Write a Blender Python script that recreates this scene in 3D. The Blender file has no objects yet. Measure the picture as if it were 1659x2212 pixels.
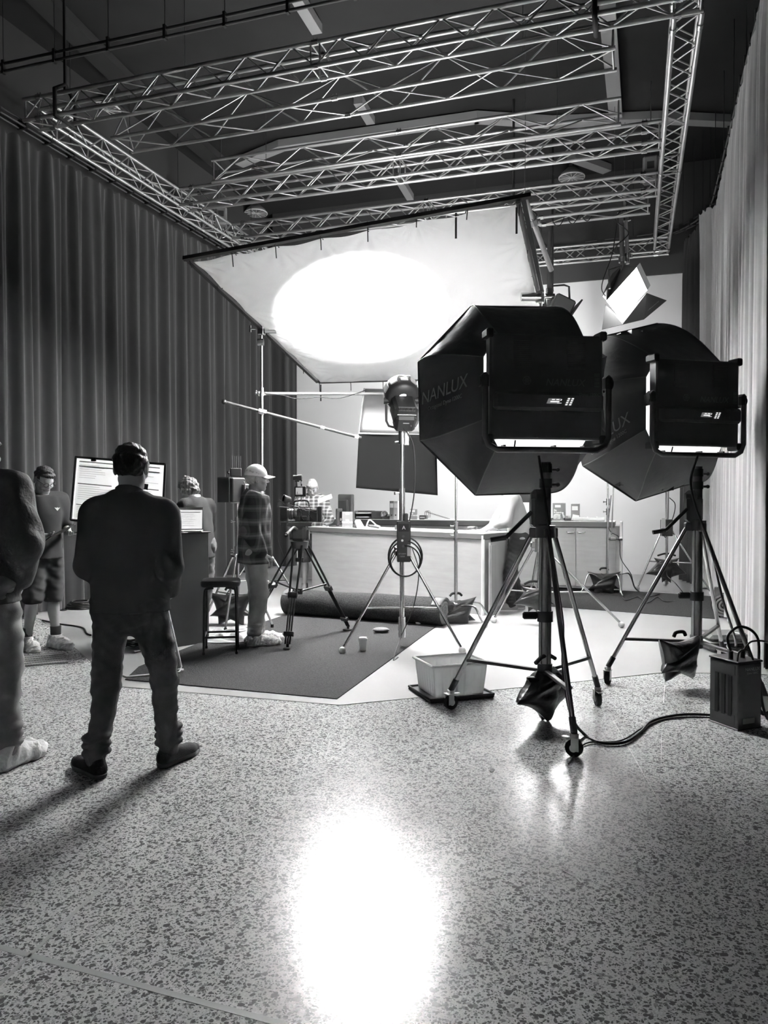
import bpy, math, random
import numpy as np
from math import sin, cos, tan, atan, atan2, pi, radians, sqrt
from mathutils import Vector, Matrix
random.seed(7)
SC = bpy.context.scene
COL = SC.collection
# ------------------------------------------------------------------ camera, light, exposure
FPX, EYE, YAW = 1662.0, 1.5, radians(18)
PITCH = atan((1070 - 1106) / FPX)
cR = Vector((cos(YAW), sin(YAW), 0))
cF = Vector((-sin(YAW) * cos(PITCH), cos(YAW) * cos(PITCH), sin(PITCH)))
cU = cR.cross(cF)
cam_d = bpy.data.cameras.new('camera')
cam = bpy.data.objects.new('camera', cam_d)
COL.objects.link(cam)
cam.location = (0, 0, EYE)
cam.rotation_euler = Matrix((cR, cU, -cF)).transposed().to_euler()
cam_d.sensor_fit = 'VERTICAL'
cam_d.sensor_height = 36
cam_d.lens = 36 * FPX / 2212
cam_d.clip_end = 100
SC.camera = cam
SC.view_settings.view_transform = 'Standard'
SC.view_settings.look = 'None'
SC.view_settings.gamma = 1
SC.view_settings.use_curve_mapping = False
SC.view_settings.exposure = 4.3
world = bpy.data.worlds.new('studio'); SC.world = world
world.use_nodes = True
world.node_tree.nodes['Background'].inputs[0].default_value = (1, 1, 1, 1)
world.node_tree.nodes['Background'].inputs[1].default_value = 0.001
DIM = 1 / 16            # every light is scaled down and the exposure up by the same four stops
FRESNEL_POWER = 35000 * DIM
SOFTBOX_GLOW = 22 * DIM
PANEL_GLOW = 25 * DIM

def ray(px, py):
    return cF + cR * ((px - 829.5) / FPX) - cU * ((py - 1106) / FPX)
EYEV = Vector((0, 0, EYE))
def G(px, py, z=0.0):            # point on the level z
    r = ray(px, py); return EYEV + r * ((z - EYE) / r.z)
def P(px, py, d):                # point at depth d
    return EYEV + ray(px, py) * d
def XP(px, py, x):
    r = ray(px, py); return EYEV + r * (x / r.x)
def YP(px, py, y):
    r = ray(px, py); return EYEV + r * (y / r.y)
def PL(px, py, c, n):            # ray against a plane
    r = ray(px, py); return EYEV + r * ((c - EYEV).dot(n) / r.dot(n))

# ------------------------------------------------------------------ materials
MATS = {}
def mat(name, v=.5, rough=.6, metal=0.0, emit=0, bump=0, bscale=60, var=0, vscale=3, spec=.5, trans=0, alpha=1, sheen=0, stretch=None, coat=0):
    if name in MATS: return MATS[name]
    m = bpy.data.materials.new(name); m.use_nodes = True
    nt = m.node_tree; b = nt.nodes['Principled BSDF']
    b.inputs['Base Color'].default_value = (v, v, v, 1)
    b.inputs['Roughness'].default_value = rough
    b.inputs['Metallic'].default_value = metal
    b.inputs['Specular IOR Level'].default_value = spec
    b.inputs['Transmission Weight'].default_value = trans
    b.inputs['Alpha'].default_value = alpha
    b.inputs['Sheen Weight'].default_value = sheen
    b.inputs['Coat Weight'].default_value = coat
    if emit:
        b.inputs['Emission Color'].default_value = (1, 1, 1, 1)
        b.inputs['Emission Strength'].default_value = emit * (1 if name in ('softbox diffuser glow', 'lit lamp face') else DIM)
    if bump or var:
        tc = nt.nodes.new('ShaderNodeTexCoord'); mp = nt.nodes.new('ShaderNodeMapping')
        nt.links.new(tc.outputs['Object'], mp.inputs[0])
        if stretch: mp.inputs['Scale'].default_value = stretch
    if var:
        n = nt.nodes.new('ShaderNodeTexNoise'); n.inputs['Scale'].default_value = vscale; n.inputs['Detail'].default_value = 5
        nt.links.new(mp.outputs[0], n.inputs['Vector'])
        r = nt.nodes.new('ShaderNodeMapRange')
        r.inputs[1].default_value = .3; r.inputs[2].default_value = .7
        r.inputs[3].default_value = v * (1 - var); r.inputs[4].default_value = min(1, v * (1 + var))
        nt.links.new(n.outputs[0], r.inputs[0]); nt.links.new(r.outputs[0], b.inputs['Base Color'])
    if bump:
        n2 = nt.nodes.new('ShaderNodeTexNoise'); n2.inputs['Scale'].default_value = bscale; n2.inputs['Detail'].default_value = 4
        nt.links.new(mp.outputs[0], n2.inputs['Vector'])
        bp = nt.nodes.new('ShaderNodeBump'); bp.inputs['Strength'].default_value = bump; bp.inputs['Distance'].default_value = .02
        nt.links.new(n2.outputs[0], bp.inputs['Height']); nt.links.new(bp.outputs[0], b.inputs['Normal'])
    MATS[name] = m
    return m

def node(nt, kind, **kw):
    n = nt.nodes.new(kind)
    for k, v in kw.items():
        if k.startswith('i_'):
            key = k[2:]; key = int(key) if key.isdigit() else key
            n.inputs[key].default_value = v
        else: setattr(n, k, v)
    return n

def plaid(name, dark, light, sc=9.0):
    if name in MATS: return MATS[name]
    m = mat(name, dark, .85, bump=.15, bscale=120); nt = m.node_tree; b = nt.nodes['Principled BSDF']
    tc = node(nt, 'ShaderNodeTexCoord'); last = None; mp = node(nt, 'ShaderNodeMapping'); mp.inputs['Rotation'].default_value = (0, 0, .8)
    nt.links.new(tc.outputs['Object'], mp.inputs[0])
    for ax, rot in (('X', 0), ('Z', 0)):
        w = node(nt, 'ShaderNodeTexWave', i_1=sc, i_2=1.2); w.bands_direction = ax; w.wave_profile = 'SIN'
        nt.links.new(mp.outputs[0], w.inputs[0])
        r = node(nt, 'ShaderNodeValToRGB'); e = r.color_ramp.elements
        e[0].position = .45; e[0].color = (dark, dark, dark, 1); e[1].position = .62; e[1].color = (light, light, light, 1)
        e2 = e.new(.93); e2.color = (light, light, light, 1); e3 = e.new(.96); e3.color = (min(1, light * 2.2),) * 3 + (1,)
        nt.links.new(w.outputs[0], r.inputs[0])
        if last is None: last = r
        else:
            mx = node(nt, 'ShaderNodeMix'); mx.data_type = 'RGBA'; mx.inputs[0].default_value = .5
            nt.links.new(last.outputs[0], mx.inputs[6]); nt.links.new(r.outputs[0], mx.inputs[7])
            nt.links.new(mx.outputs[2], b.inputs['Base Color'])
    return m

# ------------------------------------------------------------------ objects
MW = {}
def tag(o, label=None, cat=None, group=None, kind=None):
    if label: o['label'] = label
    if cat: o['category'] = cat
    if group: o['group'] = group
    if kind: o['kind'] = kind
    return o
def thing(name, loc, rz, label, cat, group=None):
    o = bpy.data.objects.new(name, None); COL.objects.link(o)
    o.location = loc; o.rotation_euler = (0, 0, rz); o.empty_display_size = .1
    MW[o.name] = Matrix.Translation(Vector(loc)) @ Matrix.Rotation(rz, 4, 'Z')
    return tag(o, label, cat, group)
def copy_tree(o, loc, rz, label, group=None, parent=None):
    c = o.copy(); COL.objects.link(c)
    if parent is None:
        c.location = loc; c.rotation_euler = (0, 0, rz)
        tag(c, label, None, group)
    else: c.parent = parent
    for ch in [x for x in bpy.data.objects if x.parent == o]: copy_tree(ch, loc, rz, None, None, c)
    return c

def rotm(ax, ang): return Matrix.Rotation(ang, 3, ax)
def basis(y, up=Vector((0, 0, 1))):
    y = Vector(y).normalized(); x = y.cross(up)
    if x.length < 1e-4: x = Vector((1, 0, 0))
    x.normalize(); z = x.cross(y)
    return Matrix((x, y, z)).transposed()

class MB:
    def __init__(s): s.v = []; s.f = []; s.sm = []
    def add(s, vs, fs, smooth=False):
        n = len(s.v); s.v += [tuple(p) for p in vs]; s.f += [tuple(i + n for i in f) for f in fs]; s.sm += [smooth] * len(fs); return s
    def box(s, c, sz, M=None, bev=0.0):
        c = Vector(c); hx, hy, hz = sz[0] / 2, sz[1] / 2, sz[2] / 2
        M = M or Matrix.Identity(3)
        b = min(bev, hx * .9, hy * .9, hz * .9)
        if b <= 0:
            vs = [c + M @ Vector((x * hx, y * hy, z * hz)) for z in (-1, 1) for x, y in ((-1, -1), (1, -1), (1, 1), (-1, 1))]
            return s.add(vs, [(3, 2, 1, 0), (4, 5, 6, 7), (0, 1, 5, 4), (1, 2, 6, 5), (2, 3, 7, 6), (3, 0, 4, 7)])
        vs = []; idx = {}
        for sx in (-1, 1):
            for sy in (-1, 1):
                for szz in (-1, 1):
                    for k in range(3):
                        p = [sx * (hx - b), sy * (hy - b), szz * (hz - b)]; p[k] += (sx, sy, szz)[k] * b
                        idx[(sx, sy, szz, k)] = len(vs); vs.append(c + M @ Vector(p))
        fs = []
        S = (-1, 1)
        def q(l): fs.append(tuple(l))
        for sg in S:
            for k in range(3):
                o = [(-1, -1), (1, -1), (1, 1), (-1, 1)]
                if sg < 0: o = o[::-1]
                l = []
                for a_, b_ in o:
                    t = [0, 0, 0]; t[k] = sg; t[(k + 1) % 3] = a_; t[(k + 2) % 3] = b_
                    l.append(idx[(t[0], t[1], t[2], k)])
                q(l)
        for k in range(3):
            i, j = (k + 1) % 3, (k + 2) % 3
            for a_ in S:
                for b_ in S:
                    def key(kk, w):
                        t = [0, 0, 0]; t[i] = a_; t[j] = b_; t[k] = w; return idx[(t[0], t[1], t[2], kk)]
                    l = [key(i, -1), key(i, 1), key(j, 1), key(j, -1)]
                    if a_ * b_ > 0: l = l[::-1]
                    q(l[::-1] if False else l)
        for sx in S:
            for sy in S:
                for szz in S:
                    l = [idx[(sx, sy, szz, k)] for k in range(3)]
                    if sx * sy * szz < 0: l = l[::-1]
                    q(l)
        return s.add(vs, fs)
    def cyl(s, a, b, r, r2=None, n=12, cap=True, sm=True):
        a = Vector(a); b = Vector(b); r2 = r if r2 is None else r2
        M = basis(b - a); vs = []
        for p, rr in ((a, r), (b, r2)):
            for i in range(n):
                t = 2 * pi * i / n; vs.append(p + M @ Vector((cos(t) * rr, 0, sin(t) * rr)))
        fs = [(i, i + n, (i + 1) % n + n, (i + 1) % n) for i in range(n)]
        s.add(vs, fs, sm)
        if cap: s.add(vs, [tuple(range(n)), tuple(range(2 * n - 1, n - 1, -1))])
        return s
    def path(s, pts, r, n=8, closed=False):
        pts = [Vector(p) for p in pts]; N = len(pts); vs = []; prev = None
        for i, p in enumerate(pts):
            if closed: t = pts[(i + 1) % N] - pts[i - 1]
            else: t = pts[min(i + 1, N - 1)] - pts[max(i - 1, 0)]
            t.normalize()
            if prev is None:
                x = t.cross(Vector((0, 0, 1)))
                if x.length < .05: x = t.cross(Vector((0, 1, 0)))
            else: x = prev - t * prev.dot(t)
            x.normalize(); prev = x; y = t.cross(x)
            rr = r[i] if isinstance(r, (list, tuple)) else r
            for k in range(n):
                a = 2 * pi * k / n; vs.append(p + x * cos(a) * rr + y * sin(a) * rr)
        fs = []
        for i in range(N if closed else N - 1):
            j = (i + 1) % N
            for k in range(n): fs.append((i * n + k, i * n + (k + 1) % n, j * n + (k + 1) % n, j * n + k))
        s.add(vs, fs, True)
        if not closed: s.add(vs, [tuple(range(n))[::-1], tuple(range((N - 1) * n, N * n))])
        return s
    def lathe(s, c, prof, ax=(0, 0, 1), n=24, sm=True):
        c = Vector(c); M = basis(ax); vs = []
        for r, h in prof:
            for i in range(n):
                t = 2 * pi * i / n; vs.append(c + M @ Vector((cos(t) * max(r, 1e-4), h, sin(t) * max(r, 1e-4))))
        fs = []
        for k in range(len(prof) - 1):
            for i in range(n): fs.append((k * n + i, (k + 1) * n + i, (k + 1) * n + (i + 1) % n, k * n + (i + 1) % n))
        return s.add(vs, fs, sm)
    def ball(s, c, r, n=14, sz=(1, 1, 1)):
        vs = []; m = n // 2
        for i in range(m + 1):
            a = pi * i / m
            for j in range(n):
                b = 2 * pi * j / n
                vs.append((c[0] + r * sz[0] * sin(a) * cos(b), c[1] + r * sz[1] * sin(a) * sin(b), c[2] + r * sz[2] * cos(a)))
        fs = [(i * n + j, (i + 1) * n + j, (i + 1) * n + (j + 1) % n, i * n + (j + 1) % n) for i in range(m) for j in range(n)]
        return s.add(vs, fs, True)
    def grid(s, fn, nu, nv, sm=True, thick=0):
        vs = [Vector(fn(i / nu, j / nv)) for j in range(nv + 1) for i in range(nu + 1)]
        W = nu + 1
        fs = [(j * W + i, j * W + i + 1, (j + 1) * W + i + 1, (j + 1) * W + i) for j in range(nv) for i in range(nu)]
        return s.add(vs, fs, sm)
    def poly(s, pts, t=0.0, up=(0, 0, 1)):
        pts = [Vector(p) for p in pts]; n = len(pts); u = Vector(up) * t
        if t == 0: return s.add(pts, [tuple(range(n))])
        vs = pts + [p + u for p in pts]
        fs = [tuple(range(n))[::-1], tuple(range(n, 2 * n))] + [(i, (i + 1) % n, (i + 1) % n + n, i + n) for i in range(n)]
        return s.add(vs, fs)
    def build(s, name, m, parent=None, world=False, solid=0, recalc=False):
        me = bpy.data.meshes.new(name)
        vs = s.v
        if parent is not None and world:
            inv = MW[parent.name].inverted(); vs = [tuple(inv @ Vector(p)) for p in vs]
        me.from_pydata(vs, [], s.f); me.polygons.foreach_set('use_smooth', s.sm)
        me.materials.append(m); me.update()
        if recalc:
            import bmesh
            bm = bmesh.new(); bm.from_mesh(me); bmesh.ops.recalc_face_normals(bm, faces=bm.faces); bm.to_mesh(me); bm.free()
        o = bpy.data.objects.new(name, me); COL.objects.link(o)
        if parent is not None:
            o.parent = parent; MW[o.name] = MW[parent.name]
        else: MW[o.name] = Matrix.Identity(4)
        if solid:
            md = o.modifiers.new('thickness', 'SOLIDIFY'); md.thickness = solid; md.offset = 0
        return o
    def build_each(s, name, m, parent=None, world=False, gap=.004):
        # one object for every separate piece
        p = list(range(len(s.v)))
        def f(a):
            while p[a] != a: p[a] = p[p[a]]; a = p[a]
            return a
        for fc in s.f:
            for i in fc[1:]: p[f(i)] = f(fc[0])
        g = {}
        for i in range(len(s.v)): g.setdefault(f(i), []).append(i)
        ks = list(g); bx = [(np.min([s.v[i] for i in g[k]], 0), np.max([s.v[i] for i in g[k]], 0)) for k in ks]; q = list(range(len(ks)))
        def h(a):
            while q[a] != a: a = q[a]
            return a
        for i in range(len(ks)):
            for j in range(i):
                if (bx[i][0] - gap <= bx[j][1]).all() and (bx[j][0] - gap <= bx[i][1]).all(): q[h(i)] = h(j)
        cl = {}
        for i, k in enumerate(ks): cl.setdefault(h(i), []).extend(g[k])
        out = []
        own = {}
        for c, vs in cl.items():
            for i in vs: own[i] = c
        for c, vs in cl.items():
            mb = MB(); ix = {v: n for n, v in enumerate(sorted(vs))}; mb.v = [s.v[v] for v in sorted(vs)]
            for fc, sm in zip(s.f, s.sm):
                if own[fc[0]] == c: mb.f.append(tuple(ix[i] for i in fc)); mb.sm.append(sm)
            out.append(mb.build(name, m, parent, world))
        return out
def struct(name, mb, m, **k):
    return tag(mb.build(name, m, **k), kind='structure')

def writing(name, body, m, parent, M, size=.1, shear=0, align='CENTER', extrude=.0006, space=1.0, offset=0.0):
    cu = bpy.data.curves.new(name, 'FONT'); cu.body = body; cu.size = size; cu.shear = shear
    cu.align_x = align; cu.align_y = 'CENTER'; cu.extrude = extrude; cu.space_character = space; cu.offset = offset
    t = bpy.data.objects.new(name, cu); COL.objects.link(t)
    dg = bpy.context.evaluated_depsgraph_get(); me = bpy.data.meshes.new_from_object(t.evaluated_get(dg))
    bpy.data.objects.remove(t); me.name = name
    if parent is not None: M = MW[parent.name].inverted() @ M
    me.transform(M); me.materials.clear(); me.materials.append(m)
    o = bpy.data.objects.new(name, me); COL.objects.link(o)
    if parent is not None: o.parent = parent; MW[o.name] = MW[parent.name]
    return o
def face_matrix(c, right, up):      # text lies in the right/up plane, its front towards right x up
    r = Vector(right).normalized(); u = Vector(up).normalized(); n = r.cross(u)
    M = Matrix((r, u, n)).transposed().to_4x4(); M.translation = Vector(c); return M

def bez(pts, n=8):                   # smooth Catmull-Rom through points
    pts = [Vector(p) for p in pts]; out = []
    P_ = [2 * pts[0] - pts[1]] + pts + [2 * pts[-1] - pts[-2]]
    for i in range(1, len(P_) - 2):
        a, b, c, d = P_[i - 1:i + 3]
        for k in range(n):
            t = k / n
            out.append(.5 * ((2 * b) + (c - a) * t + (2 * a - 5 * b + 4 * c - d) * t * t + (3 * b - a - 3 * c + d) * t ** 3))
    out.append(pts[-1]); return out

# shared materials
CHROME = mat('chrome steel', .55, .25, 1, var=.1)
ALU = mat('brushed aluminium', .50, .42, .85, var=.12, vscale=6)
BLACK = mat('black plastic', .032, .5)
BLKMETAL = mat('black painted metal', .085, .38, spec=.4)
DGREY = mat('dark grey metal', .07, .45)
RUBBER = mat('black rubber', .015, .7)
CABLE = mat('black cable jacket', .014, .45)
WHITE = mat('white plastic', .8, .5)
LGREY = mat('light grey plastic', .55, .5)
BALL = mat('tennis ball felt', .62, .9, bump=.4, bscale=200)
LEATHER = mat('black vinyl', .025, .28, bump=.5, bscale=14, spec=.6)
SKIN = mat('skin', .34, .5, bump=.08, bscale=90)
PAPER = mat('paper', .82, .8, bump=.25, bscale=6)
INK = mat('printed ink', .12, .8)
WOODL = mat('light wood laminate', .30, .35, var=.07, vscale=2.5, stretch=(1, 1, 7))
# ------------------------------------------------------------------ floor, walls, ceiling
def concrete():
    m = bpy.data.materials.new('polished aggregate concrete'); m.use_nodes = True; nt = m.node_tree; b = nt.nodes['Principled BSDF']
    tc = node(nt, 'ShaderNodeTexCoord')
    wz = node(nt, 'ShaderNodeTexNoise', i_2=22.0, i_3=3.0); nt.links.new(tc.outputs['Object'], wz.inputs['Vector'])
    ma = node(nt, 'ShaderNodeVectorMath', operation='MULTIPLY_ADD'); ma.inputs[1].default_value = (.028, .028, .028)
    nt.links.new(wz.outputs['Color'], ma.inputs[0]); nt.links.new(tc.outputs['Object'], ma.inputs[2])
    cols = []
    for sc, th in ((66.0, .36), (125.0, .42), (36.0, .24)):
        v = node(nt, 'ShaderNodeTexVoronoi', i_Scale=sc); nt.links.new(ma.outputs[0], v.inputs['Vector'])
        s1 = node(nt, 'ShaderNodeSeparateColor'); nt.links.new(v.outputs['Color'], s1.inputs[0])
        # a chip shows where its random height tops a threshold and near its centre
        lt = node(nt, 'ShaderNodeMath', operation='LESS_THAN'); nt.links.new(v.outputs['Distance'], lt.inputs[0])
        mr = node(nt, 'ShaderNodeMath', operation='MULTIPLY'); nt.links.new(s1.outputs[0], mr.inputs[0]); mr.inputs[1].default_value = th * 1.9
        nt.links.new(mr.outputs[0], lt.inputs[1])
        g = node(nt, 'ShaderNodeMath', operation='GREATER_THAN'); nt.links.new(s1.outputs[1], g.inputs[0]); g.inputs[1].default_value = (.22 if sc > 100 else .38) if sc > 40 else .78
        a = node(nt, 'ShaderNodeMath', operation='MULTIPLY'); nt.links.new(lt.outputs[0], a.inputs[0]); nt.links.new(g.outputs[0], a.inputs[1])
        d = node(nt, 'ShaderNodeMath', operation='MULTIPLY'); nt.links.new(s1.outputs[2], d.inputs[0]); nt.links.new(a.outputs[0], d.inputs[1])
        e = node(nt, 'ShaderNodeMath', operation='MULTIPLY_ADD'); nt.links.new(a.outputs[0], e.inputs[0]); e.inputs[1].default_value = .45; nt.links.new(d.outputs[0], e.inputs[2])
        cols.append(e)
    mx = node(nt, 'ShaderNodeMath', operation='MAXIMUM'); nt.links.new(cols[0].outputs[0], mx.inputs[0]); nt.links.new(cols[1].outputs[0], mx.inputs[1])
    mx2 = node(nt, 'ShaderNodeMath', operation='MAXIMUM', use_clamp=True); nt.links.new(mx.outputs[0], mx2.inputs[0]); nt.links.new(cols[2].outputs[0], mx2.inputs[1])
    pn = node(nt, 'ShaderNodeTexNoise', i_2=.9, i_3=6.0); nt.links.new(tc.outputs['Object'], pn.inputs['Vector'])
    base = node(nt, 'ShaderNodeMapRange', i_1=.3, i_2=.7, i_3=.52, i_4=.66); nt.links.new(pn.outputs[0], base.inputs[0])
    fn = node(nt, 'ShaderNodeTexNoise', i_2=160.0, i_3=3.0); nt.links.new(tc.outputs['Object'], fn.inputs['Vector'])
    fr = node(nt, 'ShaderNodeMapRange', i_1=.3, i_2=.7, i_3=.72, i_4=1.15); nt.links.new(fn.outputs[0], fr.inputs[0])
    mu = node(nt, 'ShaderNodeMath', operation='MULTIPLY'); nt.links.new(base.outputs[0], mu.inputs[0]); nt.links.new(fr.outputs[0], mu.inputs[1])
    mix = node(nt, 'ShaderNodeMix'); mix.data_type = 'FLOAT'; nt.links.new(mx2.outputs[0], mix.inputs[0]); nt.links.new(mu.outputs[0], mix.inputs[2]); mix.inputs[3].default_value = .12
    nt.links.new(mix.outputs[0], b.inputs['Base Color'])
    rr = node(nt, 'ShaderNodeMapRange', i_1=.3, i_2=.7, i_3=.18, i_4=.25); nt.links.new(pn.outputs[0], rr.inputs[0]); nt.links.new(rr.outputs[0], b.inputs['Roughness'])
    b.inputs['Specular IOR Level'].default_value = .24
    bp = node(nt, 'ShaderNodeBump', i_Strength=.06); bp.inputs['Distance'].default_value = .004; nt.links.new(fn.outputs[0], bp.inputs['Height']); nt.links.new(bp.outputs[0], b.inputs['Normal'])
    return m
CONC = concrete()
struct('floor', MB().box((-2, 6.5, -.05), (14, 20, .1)), CONC)
PAINTED = mat('smooth painted floor', .36, .3, var=.06, vscale=1.2, bump=.02)
edge = [G(88, 1338), G(190, 1424), G(262, 1484), G(735, 1524), G(1250, 1473), G(1435, 1453)]
edge += [Vector((2.9, edge[-1].y + .6, 0)), Vector((2.9, 15.3, 0)), Vector((-7.6, 15.3, 0)), Vector((-7.6, edge[0].y + .3, 0))]
struct('trim_1', MB().poly(edge, .004), PAINTED)
# saw cuts and a strip of filler in the polished slab
FILL = mat('joint filler', .36, .5); SCORE = mat('pale scratch', .8, .5)
def strip(name, a, b, w, m, z=.001):
    d = (b - a).normalized(); n = Vector((-d.y, d.x, 0)) * w / 2
    struct(name, MB().poly([a - n, b - n, b + n, a + n], z), m)
strip('trim_2', G(-60, 2030), G(620, 2215), .024, FILL)
strip('trim_3', G(1322, 1552), G(1440, 1760), .002, SCORE)
strip('trim_4', G(1436, 1480), G(1433, 1518), .003, SCORE)
strip('trim_5', G(1429, 1588), G(1428, 1640), .002, SCORE)
strip('trim_6', G(1162, 1870), G(1166, 1925), .002, SCORE)
strip('trim_7', G(-10, 2135), G(230, 1905), .014, FILL)
WALLP = mat('pale painted set wall', .80, .7, var=.03, vscale=.6)
DARKW = mat('black studio wall', .06, .85)
CEIL = mat('dark ceiling panels', .022, .85, var=.15, vscale=1.5)
struct('wall_back', MB().box((-2, 15.45, 2.8), (11, .3, 5.6)), WALLP)
struct('trim_8', MB().box((-2, 15.4, 6.6), (11, .3, 2.0)), mat('dark bulkhead', .06, .8))
struct('wall_left', MB().box((-7.85, 6.5, 4), (.3, 20, 8)), DARKW)
struct('wall_right', MB().box((3.15, 6.5, 4), (.3, 20, 8)), DARKW)
struct('wall_front', MB().box((-2, -3.5, 4), (11.4, .2, 8)), mat('plain pale rear wall', .85, .8))
struct('ceiling', MB().box((-2, 6.5, 7.7), (12, 20.4, .2)), CEIL)
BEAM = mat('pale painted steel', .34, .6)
def beam(i, pts, w=.16, z=7.45, m=BEAM):
    mb = MB(); pts = [G(x, y, z) for x, y in pts]
    for a, b in zip(pts[:-1], pts[1:]):
        d = b - a; M = basis(d); mb.box((a + b) / 2 + Vector((0, 0, .06)), (w, d.length + .04, .12), M)
    struct('trim_%d' % i, mb, m)
beam(9, [(518, 358), (608, 322), (1030, 262), (1190, 272), (1420, 262), (1585, 270)], .2)
beam(10, [(1312, 30), (1330, 255)], .2)
beam(11, [(630, -15), (684, 72)], .14); beam(12, [(774, 225), (800, 268)], .14); beam(13, [(862, 392), (886, 432)], .14)
beam(14, [(1235, 345), (1310, 372)], .2); beam(15, [(1462, 445), (1545, 482)], .2)
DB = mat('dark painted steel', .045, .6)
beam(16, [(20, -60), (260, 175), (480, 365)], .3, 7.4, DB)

# ------------------------------------------------------------------ lighting truss
def truss(name, a, b, label, w=.24, pitch=.27, tri=False, group=None, rails=None, r=.024):
    a = Vector(a); b = Vector(b); t = thing(name, (a + b) / 2, 0, label, 'truss', group)
    d = (b - a); L = d.length; d.normalize(); up = Vector((0, 0, 1)); s = d.cross(up)
    offs = [(-1, -1), (1, -1), (1, 1), (-1, 1)] if not tri else rails
    offs = [s * x * w / 2 + up * z * w / 2 for x, z in offs]
    for o in offs:
        MB().cyl(a + o, b + o, r, n=14).build('chord', ALU, t, True)
    n = max(2, int(L / pitch)); n += n % 2
    pairs = [(0, 1), (1, 2), (2, 3), (3, 0)] if not tri else [(i, (i + 1) % len(offs)) for i in range(len(offs))][:(1 if len(offs) == 2 else 9)]
    for q, (i, j) in enumerate(pairs):
        mb = MB()
        for k in range(n):
            u, v = k / n * L, (k + 1) / n * L
            o1, o2 = (offs[i], offs[j]) if (k + q) % 2 else (offs[j], offs[i])
            mb.cyl(a + d * u + o1, a + d * v + o2, .0095, n=6, cap=False)
        for e in (0.03, L - .03) + (() if tri else (L / 2 - .05, L / 2 + .05)):
            mb.cyl(a + d * e + offs[i], a + d * e + offs[j], .0095, n=6, cap=False)
        mb.build('lattice', ALU, t, True)
    mb = MB()
    for e in (L * .5,) if tri else (L * .03, L * .5, L * .97):
        for o in offs:
            mb.cyl(a + d * (e - .035) + o, a + d * (e + .035) + o, r * 1.35, n=12)
            for k in (-1, 1): mb.box(a + d * (e + .02 * k) + o + up * r * 1.7, (.008, .008, .02))
    mb.build_each('coupler', CHROME, t, True)
    return t
TZ = 6.02; XL, XR, YN, YF = -6.72, .44, 7.5, 14.9
truss('lighting_truss', (XL, YN + .14, TZ), (XL, YF, TZ), 'silver box truss along the left curtain, left side of the hanging rectangle')
truss('lighting_truss', (XR, YN + .14, TZ), (XR, YF, TZ), 'silver box truss seen steeply at upper right, right side of the hanging rectangle')
truss('lighting_truss', (XL - .13, YN, TZ), (XR + .13, YN, TZ), 'silver box truss crossing the top of the photo, nearest the camera')
truss('lighting_truss', (XL + .14, 10.35, TZ), (XR - .14, 10.35, TZ), 'silver box truss crossing the middle of the hanging rectangle')
truss('lighting_truss', (XL + .14, 11.95, TZ), (XR - .14, 11.95, TZ), 'silver box truss just above the top edge of the white silk')
truss('lighting_truss', (XL + .14, YF + .02, TZ), (XR + .13, YF + .02, TZ), 'silver box truss at the far end, lowest in view beside the lit lamp')
TRI = [(-1, -1), (1, -1), (0, .8)]
truss('ladder_truss', (-6.1, 8.2, 6.06), (-.2, 8.12, 6.06), 'dark three tube truss hanging just behind the nearest box truss', w=.40, pitch=.62, tri=True, rails=TRI, r=.022)
truss('ladder_truss', (-5.75, 9.93, 6.13), (-.18, 9.93, 6.13), 'three tube truss in front of the middle box truss', w=.34, pitch=.5, tri=True, rails=[(-1, .6), (1, -1), (1, .8)], r=.022)
truss('ladder_truss', (-3.0, 12.45, 6.0), (.2, 12.4, 6.0), 'three tube truss looped with cables behind the third box truss', w=.34, pitch=.5, tri=True, rails=TRI, r=.024)

for t_ in [o for o in COL.objects if o.name.startswith('ladder_truss') and o.parent is None]:
    for sx in (-.36, .36):
        ln_ = 5.6 if 'ladder_truss.002' not in t_.name else 3.0
        MB().cyl((sx * ln_, 0, .05), (sx * ln_, 0, 7.6 - t_.location.z), .004, n=5).build('drop_wire', BLKMETAL, t_)
# straps, hoists and work lights on the rig
def hoist(px, py, z, label, s=1.0, rz=0):
    c = G(px, py, z); t = thing('chain_hoist', c, rz, label, 'chain hoist')
    MB().box((0, 0, 0), (.22 * s, .3 * s, .34 * s), bev=.03).build('motor_body', mat('hoist housing', .2, .5), t)
    MB().box((0, -.156 * s, .02), (.1 * s, .01, .1 * s)).build('name_plate', BLACK, t)
    MB().path([(0, 0, .17 * s), (0, 0, 7.6 - z)], .008).build('chain', BLKMETAL, t)
    MB().path(bez([(.05, 0, -.17 * s), (.07, 0, -.3), (.0, 0, -.34), (-.03, 0, -.25)], 5), .012).build('hook', CHROME, t)
hoist(1405, 368, 6.3, 'grey chain motor hanging inside the upper right truss corner')
hoist(478, 470, 6.25, 'grey chain motor on the left truss above the silk corner', .9, .5)
def strap(pts, label, w=.035):
    mb = MB()
    for a, b in zip(pts[:-1], pts[1:]):
        d = b - a; mb.box((a + b) / 2, (w, d.length + .01, .006), basis(d, Vector((0, 1, 0))))
    tag(mb.build('sling', mat('black webbing', .015, .8)), label, 'sling')
def sling(px, y0, Y, label):
    a = Vector((G(px, y0, 6.1).x, Y, 7.6)); mb = MB(); x = a.x
    mb.box((x, Y, 6.9), (.03, .02, 1.4)); 
    mb.path([(x, Y - .17, 5.87), (x, Y - .17, 6.17), (x, Y, 6.3), (x, Y + .17, 6.17), (x, Y + .17, 5.87)], .025, closed=True)
    tag(mb.build('truss_sling', mat('black webbing', .015, .8)), label, 'sling')
sling(1288, 20, YN, 'black round sling holding the nearest truss, right of centre')
sling(148, 225, YN, 'black sling and shackle holding the nearest truss at its left corner')
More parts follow.
